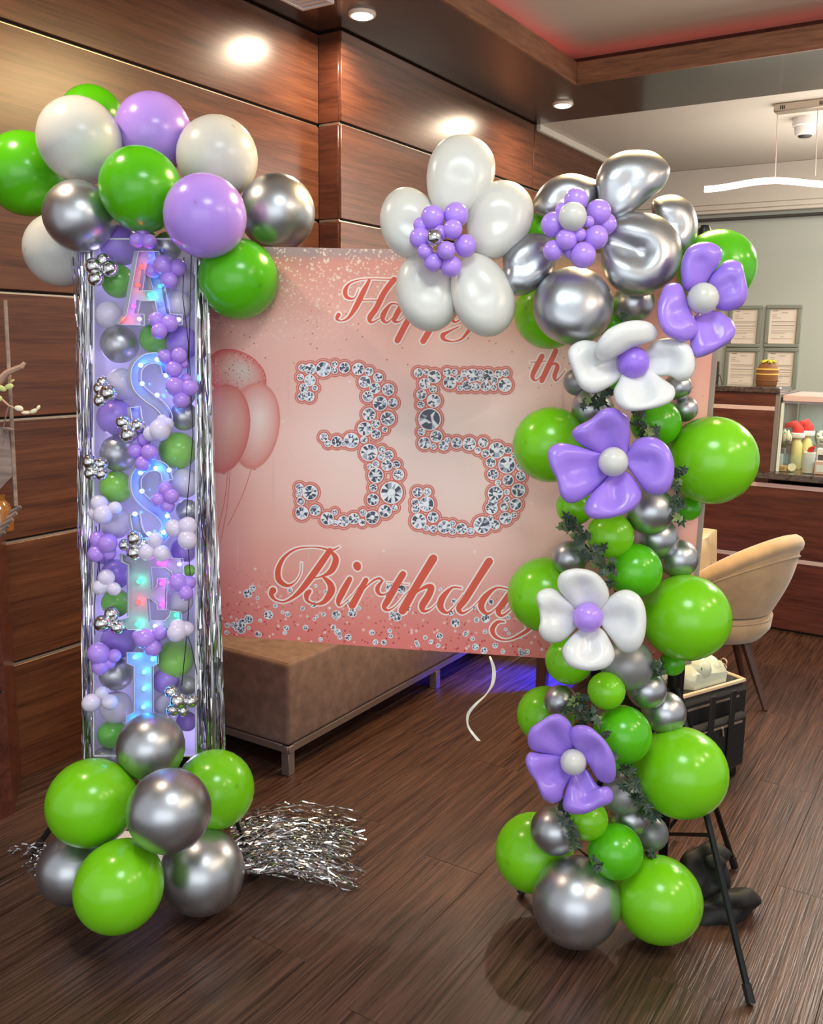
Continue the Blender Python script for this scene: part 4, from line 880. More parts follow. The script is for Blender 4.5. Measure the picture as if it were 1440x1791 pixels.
for row in ((211,429,35,'P','purple balloon left of the top of letter A'), (293,431,25,'C','chrome silver balloon right of the top of letter A'), (207,492,29,'D','green balloon left of letter A'), (190,551,24,'w','pale balloon beside the left foot of letter A'),
    (209,602,33,'C','chrome silver balloon under the left foot of letter A'), (309,534,27,'w','pale balloon right of the crossbar of letter A'), (321,492,22,'w','pale hazy balloon right of the lilac cluster by letter A'), (271,593,27,'D','green balloon under the right foot of letter A'), (320,600,29,'P','purple balloon under the right serif of letter A'),
    (213,672,28,'w','pale balloon left of upper letter S'), (202,730,32,'P','purple balloon left of the tail of upper letter S'), (322,728,25,'C','chrome silver balloon right of the tail of upper letter S'), (322,690,20,'w','pale balloon right of upper letter S behind lilac cluster'), (207,793,32,'C','chrome silver balloon between the two letters S at left'), (311,788,33,'G','bright green balloon between the two letters S at right'),
    (203,852,29,'G','green balloon left of lower letter S'), (323,845,26,'w','pale balloon right of lower letter S'), (328,893,20,'C','chrome silver balloon right of the tail of lower letter S'), (202,915,28,'w','pale balloon left of the tail of lower letter S'), (322,962,23,'P','purple balloon above the top right of letter E'),
    (203,1004,26,'P','purple balloon left of letter E'), (203,1055,25,'D','green balloon beside the lower left of letter E'), (314,1050,24,'w','pale balloon right of letter E'), (331,998,11,'G','small green balloon at the upper right tip of letter E'), (208,1120,31,'P','large purple balloon between letters E and I at left'),
    (203,1179,29,'C','chrome silver balloon left of letter I'), (290,1191,23,'P','purple balloon right of letter I'), (329,1199,16,'T','grey silver balloon at the right edge beside letter I'), (203,1237,28,'w','pale bluish balloon left of the foot of letter I'), (290,1233,20,'w','pale lilac balloon right of the foot of letter I'),
    (326,1262,18,'P','purple balloon at the lower right corner'), (196,1284,25,'D','green balloon at the lower left corner'), (184,1328,22,'T','grey silver balloon at the bottom left behind base balloon'), (180,965,22,'P','purple balloon at left behind the lilac cluster beside letter E top'), (232,1084,0.1,'P','x')):
    if row[2] > 1: inb(*row)
# the green balloon that bulges at the right of letter I is egg shaped
ball(307, 1153, 32, TD(307, 1153, -.064), 'G', 'bright green egg shaped balloon right of the top of letter I inside the clear tower', GT, (300, 1100), 1.08, neck=False)
GC = 'tiny balloon clusters on the front of the light tower'
def fc(label, pts): 
    cx_ = sum(p[0] for p in pts)/len(pts); cy_ = sum(p[1] for p in pts)/len(pts)
    cluster(pts, label, GC, TD(cx_, cy_, .034))
fc('lilac cluster under the top green balloon above letter A', [(240,420,13,'p'),(261,422,13,'p'),(250,407,11,'p',.01)])
fc('mirror silver cluster at the top left corner of the tower', [(165,466,15,'M'),(192,470,15,'M'),(168,487,14,'M',-.005),(181,455,12,'M',.015)])
fc('lilac cluster at the top right of letter A', [(286,464,17,'p',-.01),(311,468,15,'p'),(296,489,15,'p'),(268,474,13,'p',.012)])
fc('lilac cluster on the right foot of letter A', [(275,560,14,'p'),(297,566,15,'p'),(279,579,14,'p',-.01)])
fc('lilac cluster left of the upper S top right', [(290,624,13,'p'),(313,622,14,'p',-.006),(304,645,15,'p'),(320,636,9,'p',.015)])
fc('lilac cluster on the right side of the upper S', [(307,676,17,'p',-.006),(331,678,15,'p'),(317,699,15,'p'),(326,664,10,'p',.015)])
fc('mirror silver cluster left of the upper S', [(176,680,12,'M',.01),(190,687,15,'M',-.005),(176,700,12,'M'),(180,668,10,'M',.015)])
fc('mirror silver cluster in front of the purple balloon by the upper S tail', [(216,739,13,'M'),(241,744,13,'M'),(225,760,15,'M',-.006)])
fc('white cluster on the bottom curve of the upper S', [(280,752,19,'w',-.008),(265,758,14,'w'),(291,743,13,'w',.01),(284,735,10,'w',.02)])
fc('lilac cluster between the two letters S', [(237,789,13,'p'),(262,791,15,'p',-.006),(252,769,12,'p',.012),(250,810,14,'p')])
fc('mirror silver cluster at the left edge above the green balloon', [(158,808,13,'M',-.006),(177,812,12,'M',.006),(160,827,12,'M'),(178,829,11,'M')])
fc('lilac cluster on the middle of the lower S', [(289,855,13,'p'),(278,874,13,'p'),(300,868,13,'p',-.006),(293,884,13,'p',.008)])
fc('white cluster at the left edge left of the lower S tail', [(174,881,15,'w'),(180,900,17,'w',-.008),(201,889,12,'w'),(168,898,13,'w',.008)])
fc('white cluster at the right edge below the lower S', [(305,924,16,'w'),(328,921,17,'w',-.004),(328,944,17,'w',-.012)])
fc('lilac cluster at the left edge above letter E', [(172,944,15,'p',.006),(188,950,17,'p',-.008),(169,968,15,'p'),(190,966,13,'p',.01)])
fc('mirror silver cluster above the left top of letter E', [(236,942,14,'M',-.008),(219,953,11,'M',.01),(236,965,15,'M'),(251,950,12,'M',.01)])
fc('white cluster above the middle of letter E', [(272,945,14,'w'),(258,966,15,'w'),(283,968,15,'w',-.006)])
fc('white cluster left of the upper half of letter E', [(186,1011,15,'w'),(176,1027,14,'w'),(199,1030,12,'w',-.006),(185,1024,13,'w',.004)])
fc('mirror silver cluster left of the lower half of letter E', [(180,1090,15,'M',-.006),(206,1097,13,'M'),(195,1074,13,'M',.008)])
fc('lilac cluster on the right of letter E', [(312,1019,16,'p'),(325,1037,13,'p',-.008),(331,1019,12,'p',.01)])
fc('white egg shaped pair at the lower right of letter E', [(310,1106,17,'w',-.006),(312,1098,15,'w'),(325,1100,14,'w',.01)])
fc('lilac cluster between letters E and I', [(254,1117,18,'p',-.008),(280,1107,13,'p'),(267,1132,16,'p'),(243,1112,11,'p',.012)])
fc('lilac cluster at the left edge above the letter I', [(173,1143,19,'p',-.008),(200,1147,12,'p'),(176,1165,15,'p'),(191,1158,12,'p',.008)])
fc('white cluster at the left edge beside the foot of letter I', [(160,1229,16,'w',-.008),(178,1212,12,'w'),(192,1228,14,'w',-.004)])
fc('mirror silver cluster at the right edge beside the foot of letter I', [(300,1210,12,'M'),(312,1226,15,'M',-.008),(334,1226,12,'M'),(303,1241,12,'M'),(320,1243,10,'M',.008)])
# ---------------------------------------------------------------- tower top and base balloons
GA, GB = 'balloons crowning the light tower', 'balloons around the foot of the light tower'
for row in ((45,304,71.5,2.64,'D','green balloon cut by the left picture edge'), (139,245,72,2.50,'W','large white balloon high at the left'), (161,207,55,2.72,'D','green balloon half hidden at the very top'), (268,232,67,2.60,'L','lilac balloon at the top centre'),
    (380,276,70.5,2.56,'W','large white balloon at the upper right'), (246,330,71.5,2.42,'D','green balloon in the middle facing the camera'), (359,378,72,2.36,'L','lilac balloon with a dark tip in front at right'), (485,372,66,2.56,'C','chrome silver balloon at the far right'),
    (417,488,70,2.50,'D','green balloon at lower right in front of banner'), (138,378,61,2.46,'C','chrome silver balloon at left above white one'), (106,437,63,2.62,'W','white balloon at lower left behind the foil')):
    x, y, r, D, c, lab = row; ball(x, y, r, D, c, lab+' of the tower crown', GA, (250, 400), 1.0, tilt=0 if x == 359 else 1.1)
for row in ((264,1307,59,2.42,'C','chrome silver balloon on top in front of letter I'), (160,1404,76,2.34,'G','green balloon at the upper left'), (296,1418,73,2.21,'C','chrome silver balloon in the middle front'), (375,1381,69,2.50,'G','green balloon at the right'),
    (354,1524,73,2.42,'C','dark chrome silver balloon at the lower right'), (131,1518,63,2.41,'C','dark chrome silver balloon low at the left'), (208,1551,77,2.21,'G','green balloon lowest in front')):
    x, y, r, D, c, lab = row; ball(x, y, r, D, c, lab+' at the tower foot', GB, (255, 1430), 1.02)
# ---------------------------------------------------------------- foil fringe
def foil(name, label, strips, base):
    mb = MB(); r = random.Random(len(strips))
    for P, w in strips:
        n = len(P); ang = r.random()*6.28; k = len(mb.v)
        for i, p in enumerate(P):
            t = (P[min(i+1, n-1)]-P[max(i-1, 0)]).normalized(); s = t.orthogonal().normalized(); s2 = t.cross(s); ang += r.uniform(-.55, .55)
            d = (s*math.cos(ang)+s2*math.sin(ang))*w/2; mb.v += [p+d, p-d]
        for i in range(n-1): mb.f.append([k+2*i, k+2*i+1, k+2*i+3, k+2*i+2]); mb.m.append(0)
    o = obj(name, mb, FOIL, None, base, smooth=False, fix=False); tag(o, label, 'foil fringe', None, 'stuff'); return o
rf = random.Random(5)
def hang(xt, xb, yt, yb, off, n=26, jit=1.2):
    ph = rf.random()*6; P = []
    for i in range(n+1):
        f = i/n; x = xt+(xb-xt)*f+jit*math.sin(f*9+ph)*f+rf.uniform(-.5, .5)*jit; y = yt+(yb-yt)*f
        P.append(TW(x, y, off+rf.uniform(-.004, .004)))
    return P
S_ = []
for i in range(64):
    f = rf.random(); S_.append((hang(140+24*f+rf.uniform(-2, 2), 144+17*f, 428+rf.uniform(0, 14), rf.uniform(1300, 1400), -.004-.13*rf.random()), .0045))
for xt, xb, yb in ((126, 152, 700), (132, 137, 960), (137, 150, 820), (122, 143, 640), (135, 140, 1010)): S_.append((hang(xt, xb, 436, yb, -.05, 18), .004))
foil('foil_curtain', 'silver foil strip curtain hanging down the left side of the lit tower', S_, TW(150, 1380, -.06))
S_ = []
for i in range(96):
    f = rf.random(); S_.append((hang(342+20*f, 346+48*f+rf.uniform(-3, 4), 440+rf.uniform(0, 12)+30*f, rf.uniform(1270, 1400), .004-.14*rf.random()), .005))
foil('foil_curtain', 'silver foil strip curtain hanging down the right side of the lit tower', S_, TW(370, 1380, -.06))
def spill(x0, y0, z0, ends, n, label, seg=20, spread=1.0):
    S = []
    for i in range(n):
        (xa, ya), (xb, yb), hump = ends; f = rf.random(); ln = .45+.55*rf.random()**.6
        s0 = rf.uniform(-1, 1) if ln < .8 else 2*f-1; a = onZ(x0+rf.uniform(-12, 12)+16*s0*spread, y0+44*s0*spread, z0*rf.random()+.004); e = onZ(xa+(xb-xa)*f+rf.uniform(-8, 8), ya+(yb-ya)*f, .004); e = a.lerp(e, ln); P = []; hh = hump*rf.random()
        for k in range(seg+1):
            s = k/seg; p = a.lerp(e, s); p.z = max(.003, a.z*(1-s)**2+hh*math.sin(s*math.pi)**.8+rf.uniform(-.004, .004)+.006); p.x += rf.uniform(-.004, .004); p.y += rf.uniform(-.004, .004); P.append(p)
        S.append((P, .0038))
    foil('foil_tangle', label, S, onZ(x0, y0))
spill(420, 1488, .09, ((640, 1422), (634, 1560), .075), 240, 'tangle of silver foil strips spread on the floor right of the tower foot')
spill(102, 1494, .05, ((8, 1484), (62, 1536), .02), 34, 'few silver foil strips spread on the floor left of the tower foot', 12, .3)
# ---------------------------------------------------------------- garland
def GDp(y): return 2.36-(1600-y)*(2.36-2.14)/1050
GR, GS = 'large balloons of the right garland', 'small balloons of the right garland'
for row in ((964,778,66,.08,'G','left of the upper purple flower'), (1245,805,77,.05,'G','sticking out at right beside the upper purple flower'), (955,1040,66,.11,'G','left of the lower white flower in front of banner'), (1200,1080,75.5,.04,'G','sticking out at right beside the lower white flower'),
    (955,1250,50,.15,'G','at left behind the lower purple flower top'), (1191,1351,79,.03,'G','sticking out at right beside the lower purple flower'), (935,1491,68,.11,'G','at the lower left beside the violet silver balloon'), (1152,1573,74,-.03,'G','lowest at the right on the floor'),
    (1255,468,65,.10,'D','at the top right behind the small purple flower'), (962,548,62,.13,'G','behind the silver flower at left'), (948,400,30,.10,'D','peeping out between the white and silver flowers')):
    x, y, r, o, c, lab = row; ball(x, y, r, GDp(y)+o, c, 'large green garland balloon '+lab, GR, (1085, y), 1.03)
ball(1008, 1577, 77, GDp(1577)-.05, 'C', 'largest chrome silver garland balloon at the bottom on the floor', GR, (1070, 1540), 1.0)
for row in ((1148,740,43,.04,'D','green','below the bean petalled white flower'), (1037,714,37,.06,'C','chrome','above the upper purple flower at left'), (1198,715,23,.10,'C','chrome','at the right below the bean petalled white flower'), (1186,676,24,.08,'C','chrome','behind the right petal of the bean petalled white flower'), (1010,668,24,.09,'T','grey silver','behind the left petal of the bean petalled white flower'),
    (1006,886,33,.05,'G','green','below the left petal of the upper purple flower'), (1137,893,43,.0,'C','chrome','below the right petal of the upper purple flower'), (1068,937,41,-.02,'G','light green','under the upper purple flower in the middle'), (1148,941,38,.09,'C','chrome','second below the upper purple flower at right'), (1187,977,34,.09,'C','chrome','right of the deep green balloon above the lower white flower'),
    (1204,889,22,.12,'D','green','peeping below the big right upper balloon'), (997,976,31,.05,'C','chrome','above the lower white flower at left'), (1110,998,48,-.02,'D','deep green','above right of the lower white flower'), (996,1155,42,.05,'G','green','behind the bottom petal of the lower white flower'), (1097,1162,46,.0,'T','matte grey silver','under the right petal of the lower white flower'),
    (1061,1208,33,-.05,'G','light green','below the lower white flower in the middle'), (1132,1206,34,.04,'C','chrome','below the matte grey balloon'), (1163,1246,37,.07,'C','chrome','beside the black bag pull handle'), (981,1227,29,.04,'C','chrome','above the lower purple flower at left'), (1089,1285,51,-.03,'D','deep green','right of the lower purple flower'),
    (1090,1388,37,.02,'T','matte grey silver','under the right petal of the lower purple flower'), (1102,1431,33,.05,'C','chrome','below the matte grey one under the lower purple flower'), (1138,1457,31,.09,'T','taupe silver','beside the tripod pole near the bottom'), (1028,1433,36,-.04,'G','light green','under the bottom petal of the lower purple flower'), (971,1452,43,.0,'C','violet silver','at left under the lower purple flower'),
    (1077,1489,48,-.05,'D','deep green','just above the two lowest balloons'), (1176,1160,22,.10,'D','green','peeping below the big right balloon beside lower white flower'), (1108,530,37,.06,'C','dark chrome','below the silver flower at right'), (1075,572,26,.09,'D','green','between the silver flower and the bean petalled white flower'), (1095,1075,30,.12,'D','green','hidden behind the lower white flower'),
    (1078,662,24,.05,'D','green','seen through the gap of the bean petalled white flower'), (1090,1340,26,.10,'D','green','in the gap right of lower purple flower')):
    x, y, r, o, c, cn, lab = row; ball(x, y, r, GDp(y)+o, c, 'small '+cn+' garland balloon '+lab, GS, (1095, y+2), 1.0)
# ---------------------------------------------------------------- flowers
def petal(name, outline, D, parent, m, T, base, dent=.0, cup=.0, dmid=.62, ds=.45, dlen=1.0):
    """inflated petal from its outline (px at depth D): real thickness T, a dent that runs from the flower centre outwards"""
    P = outline; k = len(P); O = []
    for i in range(k):
        p0, p1, p2, p3 = P[i-1], P[i], P[(i+1) % k], P[(i+2) % k]
        for j in range(4):
            s = j/4; O.append(tuple(.5*((2*b)+(-a+c)*s+(2*a-5*b+4*c-d)*s*s+(-a+3*b-3*c+d)*s**3) for a, b, c, d in zip(p0, p1, p2, p3)))
    n = len(O); cx_ = sum(p[0] for p in O)/n; cy_ = sum(p[1] for p in O)/n
    sz = sum(math.hypot(p[0]-cx_, p[1]-cy_) for p in O)/n; bx, by = base; ex, ey = cx_+(cx_-bx)*(dmid-.62), cy_+(cy_-by)*(dmid-.62); L = math.hypot(cx_-bx, cy_-by) or 1
    def dd(x, y):
        vx, vy = ex-bx, ey-by; l2 = vx*vx+vy*vy or 1; t = max(0, min(1, ((x-bx)*vx+(y-by)*vy)/l2)); d = math.hypot(x-bx-vx*t, y-by-vy*t); return math.exp(-(d/(ds*sz))**2)
    K = 9; vs = []; rings = []
    def ring(rho, sgn):
        r0 = len(vs)
        for (x, y) in O:
            X, Y = cx_+rho*(x-cx_), cy_+rho*(y-cy_); h = T*math.sqrt(max(0, 1-rho**2.3)); out = ((X-bx)*(cx_-bx)+(Y-by)*(cy_-by))/(L*L)
            d = D-sgn*h-cup*max(0, out-.3)+(dent*dd(X, Y)*(1-rho**4) if sgn > 0 else 0); vs.append(at(X, Y, d))
        return r0
    fr = [ring(math.cos(math.pi/2*i/K), 1) for i in range(K)]; bk = [ring(math.cos(math.pi/2*i/K), -1) for i in range(1, K)]
    def apex(sgn):
        h = T; d = D-sgn*h-cup*.7+(dent*dd(cx_, cy_) if sgn > 0 else 0); vs.append(at(cx_, cy_, d)); return len(vs)-1
    A, B_ = apex(1), apex(-1); fs = []
    for seq, ap in ((fr, A), ([fr[0]]+bk, B_)):
        for a, b in zip(seq[:-1], seq[1:]): fs += [(a+j, a+(j+1) % n, b+(j+1) % n, b+j) for j in range(n)]
        fs += [(seq[-1]+j, seq[-1]+(j+1) % n, ap) for j in range(n)]
    o = obj(name, MB().add(vs, fs), m, parent, fix=True)
    o.data.polygons.foreach_set('use_smooth', [True]*len(o.data.polygons)); 
    for e in list(o.data.attributes):
        if e.name == 'sharp_edge': o.data.attributes.remove(e)
    return o
def egg(cx_, cy_, a, b, ang, base, tp=.22, n=14):
    ca, sa = math.cos(ang), math.sin(ang); out = []
    s = 1 if (cx_-base[0])*ca+(cy_-base[1])*sa > 0 else -1
    for i in range(n):
        t = 2*math.pi*i/n; u, v = a*math.cos(t), b*math.sin(t)*(1+tp*s*math.cos(t)); out.append((cx_+u*ca-v*sa, cy_+u*sa+v*ca))
    return out
FG = 'balloon flowers of the right garland'
def plain(n, c, r, m): return mat(n, c, r)
PET = dict(p=mat('purple_petal', lin(154, 120, 222), .28), w=mat('white_petal', lin(218, 219, 218), .26), s=mat('silver_petal', (.42, .43, .46, 1), .36, .96), W=mat('pearl_white_petal', lin(206, 205, 198), .27))
def flower(label, cen, D, petals, col, ctr, T=.03, dent=.02, cup=.03, name='balloon_flower'):
    t = thing(name, label, 'balloon flower', at(cen[0], cen[1], D), FG)
    for i, p in enumerate(petals):
        ol, dz = p[0], p[1]; kw = p[2] if len(p) > 2 else {}
        petal('petal', ol, D+dz, t, PET[col], kw.get('T', T), cen, kw.get('dent', dent), kw.get('cup', cup), kw.get('dmid', .62), kw.get('ds', .45))
    for c in ctr: ball(c[0], c[1], c[2], D-c[4], c[3], None, None, cen, 1.0, t, 'centre_balloon', False, 1.3)
    return t
# big white flower
B1 = (776, 415)
flower('big white balloon flower with five egg petals at the garland tip', B1, 2.10, [(egg(803,313,79,58,math.radians(-74),B1,.20), .03), (egg(716,390,64,51,math.radians(76),B1,-.02), .035), (egg(873,385,72,56,math.radians(-66),B1,.10), .02), (egg(747,510,71,54,math.radians(76),B1,.04), .03), (egg(843,515,76,54,math.radians(70),B1,.08), .0)], 'W',
    [(757,380,21,'p',.06),(798,376,22,'p',.055),(735,417,19,'p',.055),(792,401,17,'p',.08),(814,430,20,'p',.055),(781,438,16,'p',.085),(758,458,17,'p',.06),(789,466,19,'p',.055),(744,440,14,'p',.07),(771,407,13,'p',.07),(737,394,14,'p',.05),(760,415,14,'M',.095)], T=.060, dent=.012, cup=.0)
# big silver flower
B2 = (1012, 400)
sv = [([(1045,335),(1043,310),(1058,282),(1085,266),(1115,262),(1145,266),(1168,285),(1172,303),(1160,328),(1130,352),(1100,380),(1068,388),(1050,365)], .02), ([(1052,425),(1062,395),(1090,375),(1120,371),(1155,378),(1182,402),(1193,432),(1190,465),(1170,495),(1135,516),(1100,516),(1070,499),(1053,465)], .0, dict(dent=.03, ds=.3)),
      (egg(1003,535,71,69,0,B2,0), -.015, dict(T=.088, dent=.006)), ([(880,450),(895,425),(925,409),(960,412),(975,440),(968,475),(948,500),(915,517),(885,513),(876,495),(880,470)], .02), ([(931,360),(945,330),(970,310),(1000,303),(1030,310),(1052,322),(1050,350),(1030,374),(990,384),(945,380)], .06), ([(1140,355),(1165,341),(1190,343),(1212,360),(1221,390),(1216,425),(1200,445),(1180,440),(1150,400)], .09)]
flower('big silver balloon flower with lilac bead centre on top of garland', B2, 2.10, sv, 's',
    [(1008,350,21,'p',.07),(1047,371,22,'p',.065),(968,393,22,'p',.06),(1060,392,19,'p',.045),(1043,415,21,'p',.08),(991,419,19,'p',.085),(968,438,18,'p',.065),(1020,446,23,'p',.075),(1014,410,12,'p',.09),(1030,388,10,'p',.09),(1000,440,14,'p',.06),(1002,379,25,'W',.105),(985,368,14,'p',.06)], T=.055, dent=.012, cup=.0)
o6 = lambda pts: [(1180+x/5.538, 400+y/5.538) for x, y in pts]; o4 = lambda pts: [(940+x/4.5, 560+y/4.5) for x, y in pts]; oA = lambda pts: [(860+x/2.88, 660+y/2.88) for x, y in pts]
oB = lambda pts: [(880+x/4.8, 960+y/4.8) for x, y in pts]; oC = lambda pts: [(880+x/4.8, 1220+y/4.8) for x, y in pts]
flower('purple balloon flower at the upper right end with white centre', (1230,522), GDp(522)-.10, [
    (o6([(60,440),(75,300),(130,190),(230,135),(340,130),(430,170),(465,230),(440,330),(370,430),(300,530),(200,600),(100,600)]), .01), (o6([(330,490),(420,380),(500,310),(590,305),(655,345),(680,440),(710,580),(700,680),(640,760),(540,795),(420,780),(330,660)]), .015), (o6([(180,860),(330,800),(420,800),(510,850),(570,900),(595,1000),(540,1090),(420,1170),(290,1235),(200,1240),(150,1100)]), .01), ([(1152,562),(1150,535),(1160,505),(1172,495),(1190,497),(1199,515),(1206,538),(1218,562),(1222,580),(1208,594),(1190,597),(1165,585)], -.01)],
    'p', [(1230,522,27.5,'W',.03)], T=.030, dent=.013, cup=.02)
flower('white balloon flower with bean shaped petals and purple centre', (1110,635), GDp(635)-.11, [
    (o4([(870,230),(910,170),(1000,140),(1100,145),(1190,190),(1235,270),(1240,380),(1200,460),(1120,480),(1040,440),(930,440),(800,390),(800,270)]), .01), (o4([(600,560),(640,480),(700,370),(850,365),(980,455),(1070,520),(1085,590),(1040,650),(940,690),(780,715),(690,705),(620,650)]), .0), (o4([(240,280),(270,200),(350,160),(440,165),(540,200),(700,265),(740,360),(620,490),(500,560),(420,575),(340,530),(290,430)]), .012), (o4([(452,240),(480,160),(560,70),(680,15),(800,0),(900,25),(945,90),(930,150),(850,185),(740,222),(640,280),(540,320),(480,305)]), -.02, dict(dent=0, T=.034))],
    'w', [(1108,634,28,'P',.012)], T=.030, dent=.024, cup=.03)
flower('large purple balloon flower with white centre on the upper garland', (1073,807), GDp(807)-.12, [
    (oA([(405,290),(425,250),(500,210),(560,160),(620,155),(680,190),(698,240),(695,330),(680,420),(600,420),(520,375),(450,340)]), .01), (oA([(285,410),(290,360),(340,330),(410,340),(500,365),(600,400),(620,460),(530,560),(440,625),(380,630),(345,590),(330,520),(300,460)]), .005), (oA([(468,650),(500,590),(560,530),(620,470),(690,480),(750,560),(755,610),(720,660),(640,700),(540,715),(480,695)]), .0), (oA([(670,420),(690,370),(720,320),(770,300),(830,305),(890,350),(920,430),(915,520),(880,580),(820,595),(770,570),(720,500)]), .005)],
    'p', [(1073,808,26,'W',.03)], T=.031, dent=.024, cup=.03)
flower('white balloon flower with lilac centre on the middle of garland', (1030,1082), GDp(1082)-.12, [
    (oB([(280,420),(300,360),(370,330),(440,340),(520,400),(620,480),(660,580),(600,690),(510,770),(420,790),(340,760),(300,690),(312,600),(300,500)]), .006), (oB([(455,290),(480,210),(560,170),(660,165),(770,195),(850,270),(890,360),(880,440),(800,530),(650,530),(540,430),(480,360)]), .0), (oB([(790,560),(840,480),(900,400),(980,350),(1060,345),(1140,390),(1190,480),(1205,600),(1190,740),(1140,840),(1060,875),(980,850),(910,760),(830,650)]), .004), (oB([(495,850),(540,770),(620,690),(720,620),(840,680),(900,770),(940,870),(920,950),(850,1005),(720,1025),(590,1000),(520,940)]), -.004)],
    'w', [(1029,1080,26.5,'p',.032)], T=.031, dent=.022, cup=.03)
flower('purple balloon flower with white centre on the lower garland', (1003,1333), GDp(1333)-.12, [
    (oC([(205,350),(230,260),(310,200),(400,145),(480,140),(560,200),(590,290),(610,420),(540,500),(380,475),(240,440)]), .004), (oC([(188,530),(220,460),(300,465),(420,475),(560,500),(600,620),(520,760),(490,860),(410,890),(330,840),(280,720),(220,630)]), .006), (oC([(500,890),(520,800),(560,680),(620,570),(700,590),(800,740),(880,740),(925,800),(910,880),(800,930),(700,975),(590,980),(520,950)]), .004), (oC([(550,310),(570,260),(630,230),(720,240),(800,300),(880,390),(935,500),(950,620),(930,700),(860,720),(790,680),(720,570),(640,470),(575,385)]), -.012)],
    'p', [(1003,1333,23,'W',.03)], T=.031, dent=.024, cup=.03)
def sandbag():
    f = lambda pts: [(842+x/2.4, 1380+y/2.4) for x, y in pts]; c = onZ(1250, 1600)
    t = thing('weight_bag', 'crumpled black nylon bag slumped over the tripod foot on floor', 'bag', c); BG = mat('bag_nylon', lin(15, 14, 14), .62, bump=.2, bscale=220)
    tx = bpy.data.textures.new('folds', 'CLOUDS'); tx.noise_scale = .045; tx.noise_depth = 1
    for nm, ol, D, T, base, dent in (('sack', f([(850,490),(930,470),(985,445),(1040,425),(1130,422),(1172,465),(1142,492),(1085,560),(1025,598),(950,606),(880,590)]), 2.46, .055, (1200, 1600), .02), ('top_flap', f([(840,300),(900,258),(955,226),(1000,240),(1048,272),(1030,310),(1044,402),(1000,455),(930,530),(870,520),(835,430)]), 2.50, .05, (1215, 1480), .03), ('side_fold', f([(940,290),(990,275),(1030,310),(1010,345),(960,330)]), 2.445, .012, (1228, 1500), .0)):
        o = petal(nm, ol, D, t, BG, T, base, dent, 0, .9, .35); dm = o.modifiers.new('folds', 'DISPLACE'); dm.texture = tx; dm.strength = .016 if nm != 'side_fold' else .005; dm.mid_level = .3
sandbag()
# ---------------------------------------------------------------- ivy
LEAFP = [(0, -1, 0), (.28, -.78, .02), (.92, -.55, -.10), (.50, -.12, .06), (.78, .42, -.08), (.30, .34, .07), (0, 1.15, -.12), (-.30, .34, .07), (-.78, .42, -.08), (-.50, -.12, .06), (-.92, -.55, -.10), (-.28, -.78, .02)]
LV = [Vector(p) for p in LEAFP]+[Vector((0, -.2, -.06))]
def leafmesh(n, m):
    mb = MB(); vs = LV+[v+Vector((0, 0, -.03)) for v in LV]; fs = [(12, i, (i+1) % 12) for i in range(12)]+[(25, 13+(i+1) % 12, 13+i) for i in range(12)]+[(i, 13+i, 13+(i+1) % 12, (i+1) % 12) for i in range(12)]
    return mb.add(vs, fs).mesh(n, m, smooth=False)
LM = [leafmesh('ivy_leaf', mat('ivy_dark', lin(42, 62, 40), .5)), leafmesh('ivy_leaf', mat('ivy_grey', lin(66, 84, 70), .5)), leafmesh('ivy_leaf', mat('ivy_light', lin(120, 140, 84), .5))]
iv = thing('ivy_garland', 'dark green artificial ivy garland winding down between the right garland balloons', 'ivy', at(1050, 1560, GDp(1560)))
spots = [(1042,700,6,12,-.02),(1025,706,3,8,-.01),(1060,690,4,8,.0),(1124,745,5,12,-.01),(1136,757,6,10,-.02),(1120,722,3,8,.02),(1185,818,3,6,.0),(1182,850,3,6,.0),(1184,880,6,10,-.01),(1188,905,4,8,.0),(992,925,4,8,-.01),(1010,938,7,12,-.03),(1022,962,7,12,-.03),(1045,975,6,11,-.05),(1062,995,6,10,-.05),(1068,1020,3,6,-.03),(996,905,2,5,.0),
    (1145,1160,5,9,.0),(1152,1172,3,8,.02),(1012,1225,5,9,-.02),(1015,1243,7,12,-.04),(1040,1250,6,11,-.04),(1022,1268,4,8,-.03),(1058,1285,2,4,-.085),(1076,1318,2,5,-.05),(1093,1352,6,11,-.05),(1105,1370,5,9,-.04),(1122,1395,5,9,-.02),(1133,1415,4,9,.0),(1140,1432,3,7,.02),(980,1412,4,8,-.06),(988,1435,3,7,-.07),(1000,1462,4,8,-.07),(1006,1480,2,4,-.07),(1038,1505,3,8,-.06),(1048,1520,3,6,-.06),(1140,1492,3,7,.03),(1092,558,3,8,.03),(1060,604,2,6,.02)]
spine = []
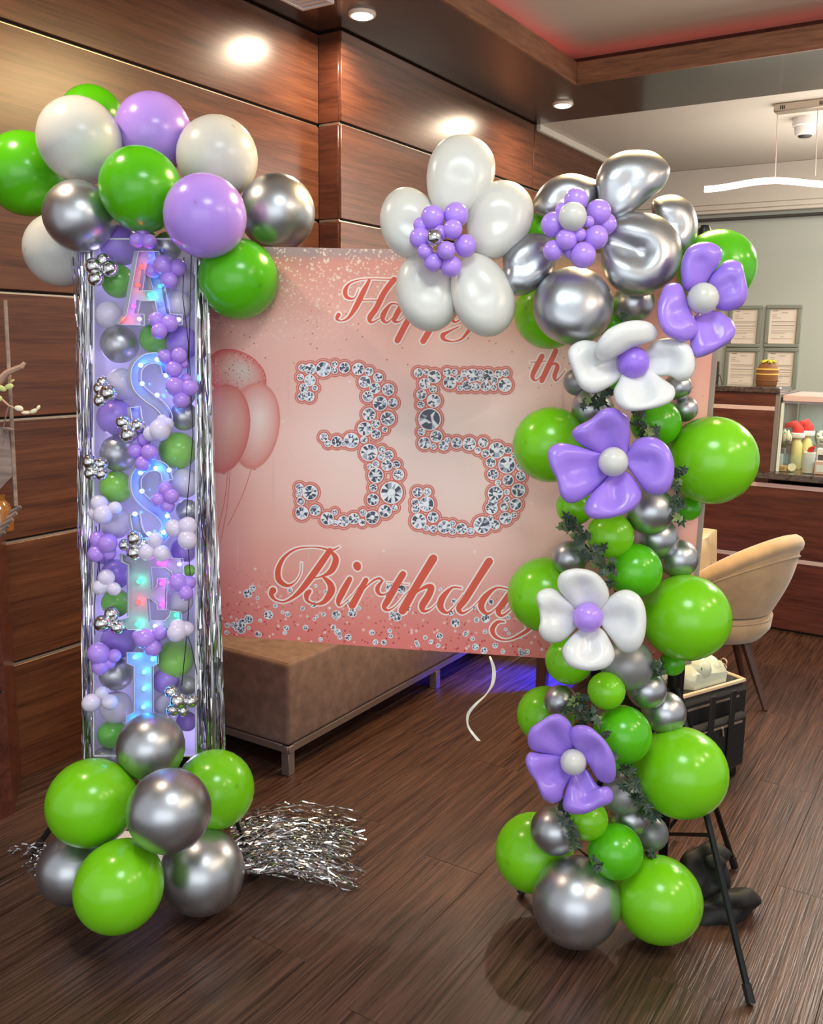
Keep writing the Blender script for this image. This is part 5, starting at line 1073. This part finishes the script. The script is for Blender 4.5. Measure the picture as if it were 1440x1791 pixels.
for x, y, n, sp, o in spots:
    for k in range(n):
        lo = bpy.data.objects.new('leaf', rf.choice((LM[0], LM[0], LM[0], LM[1], LM[1], LM[2]))); COL.objects.link(lo); lo.parent = iv
        D = GDp(y)-.03+o+rf.uniform(-.02, .01); lo.location = at(x+rf.gauss(0, sp*.8), y+rf.gauss(0, sp*.8), D)-iv.location
        s = rf.uniform(8, 13)*D/FPX; lo.scale = (s, s, s)
        lo.rotation_mode = 'QUATERNION'; lo.rotation_quaternion = M.to_quaternion() @ Quaternion((0, 0, 1), rf.random()*6.28) @ Quaternion((1, rf.uniform(-1, 1), 0), rf.uniform(-.9, .9))
for chain in ([(1040,690),(1095,735),(1140,758),(1180,820),(1186,900)], [(992,915),(1012,940),(1045,978),(1070,1020),(1110,1100),(1148,1162)], [(1012,1222),(1030,1255),(1060,1290),(1095,1355),(1125,1400),(1142,1440)], [(980,1410),(990,1440),(1003,1475),(1040,1508),(1055,1535)]):
    obj('stem', MB().tube([at(x, y, GDp(y)+.0) for x, y, _ in spl([(a, b, 0) for a, b in chain], 6)], .003, 5), mat('ivy_stem', lin(56, 66, 40), .6), iv)
# ---------------------------------------------------------------- blue uplight behind the garland
def uplight():
    p = onZ(1052, 1190); p.z = .02; t = thing('blue_uplight', 'small black blue uplight on floor hidden behind the right garland', 'lamp', (p.x, p.y, 0))
    obj('housing', MB().lathe(p+Vector((0, 0, -.018)), [(.045, 0), (.05, .01), (.05, .09), (.045, .10)], 20), BLACKM, t)
    BL = emis('blue_glow', (.03, .05, 1, 1), 6); obj('lens', MB().lathe(p+Vector((0, 0, .082)), [(.035, 0), (.04, .003), (.035, .006)], 20), BL, t)
    l = bpy.data.lights.new('blue_lamp', 'SPOT'); l.energy = 240; l.color = (.01, .02, 1); l.spot_size = math.radians(64); l.spot_blend = .8; l.shadow_soft_size = .02
    o = bpy.data.objects.new('blue_lamp', l); COL.objects.link(o); o.location = p+Vector((-.02, -.08, .22)); tgt = onZ(930, 1190); o.rotation_euler = (tgt-o.location).to_track_quat('-Z', 'Y').to_euler()
uplight()
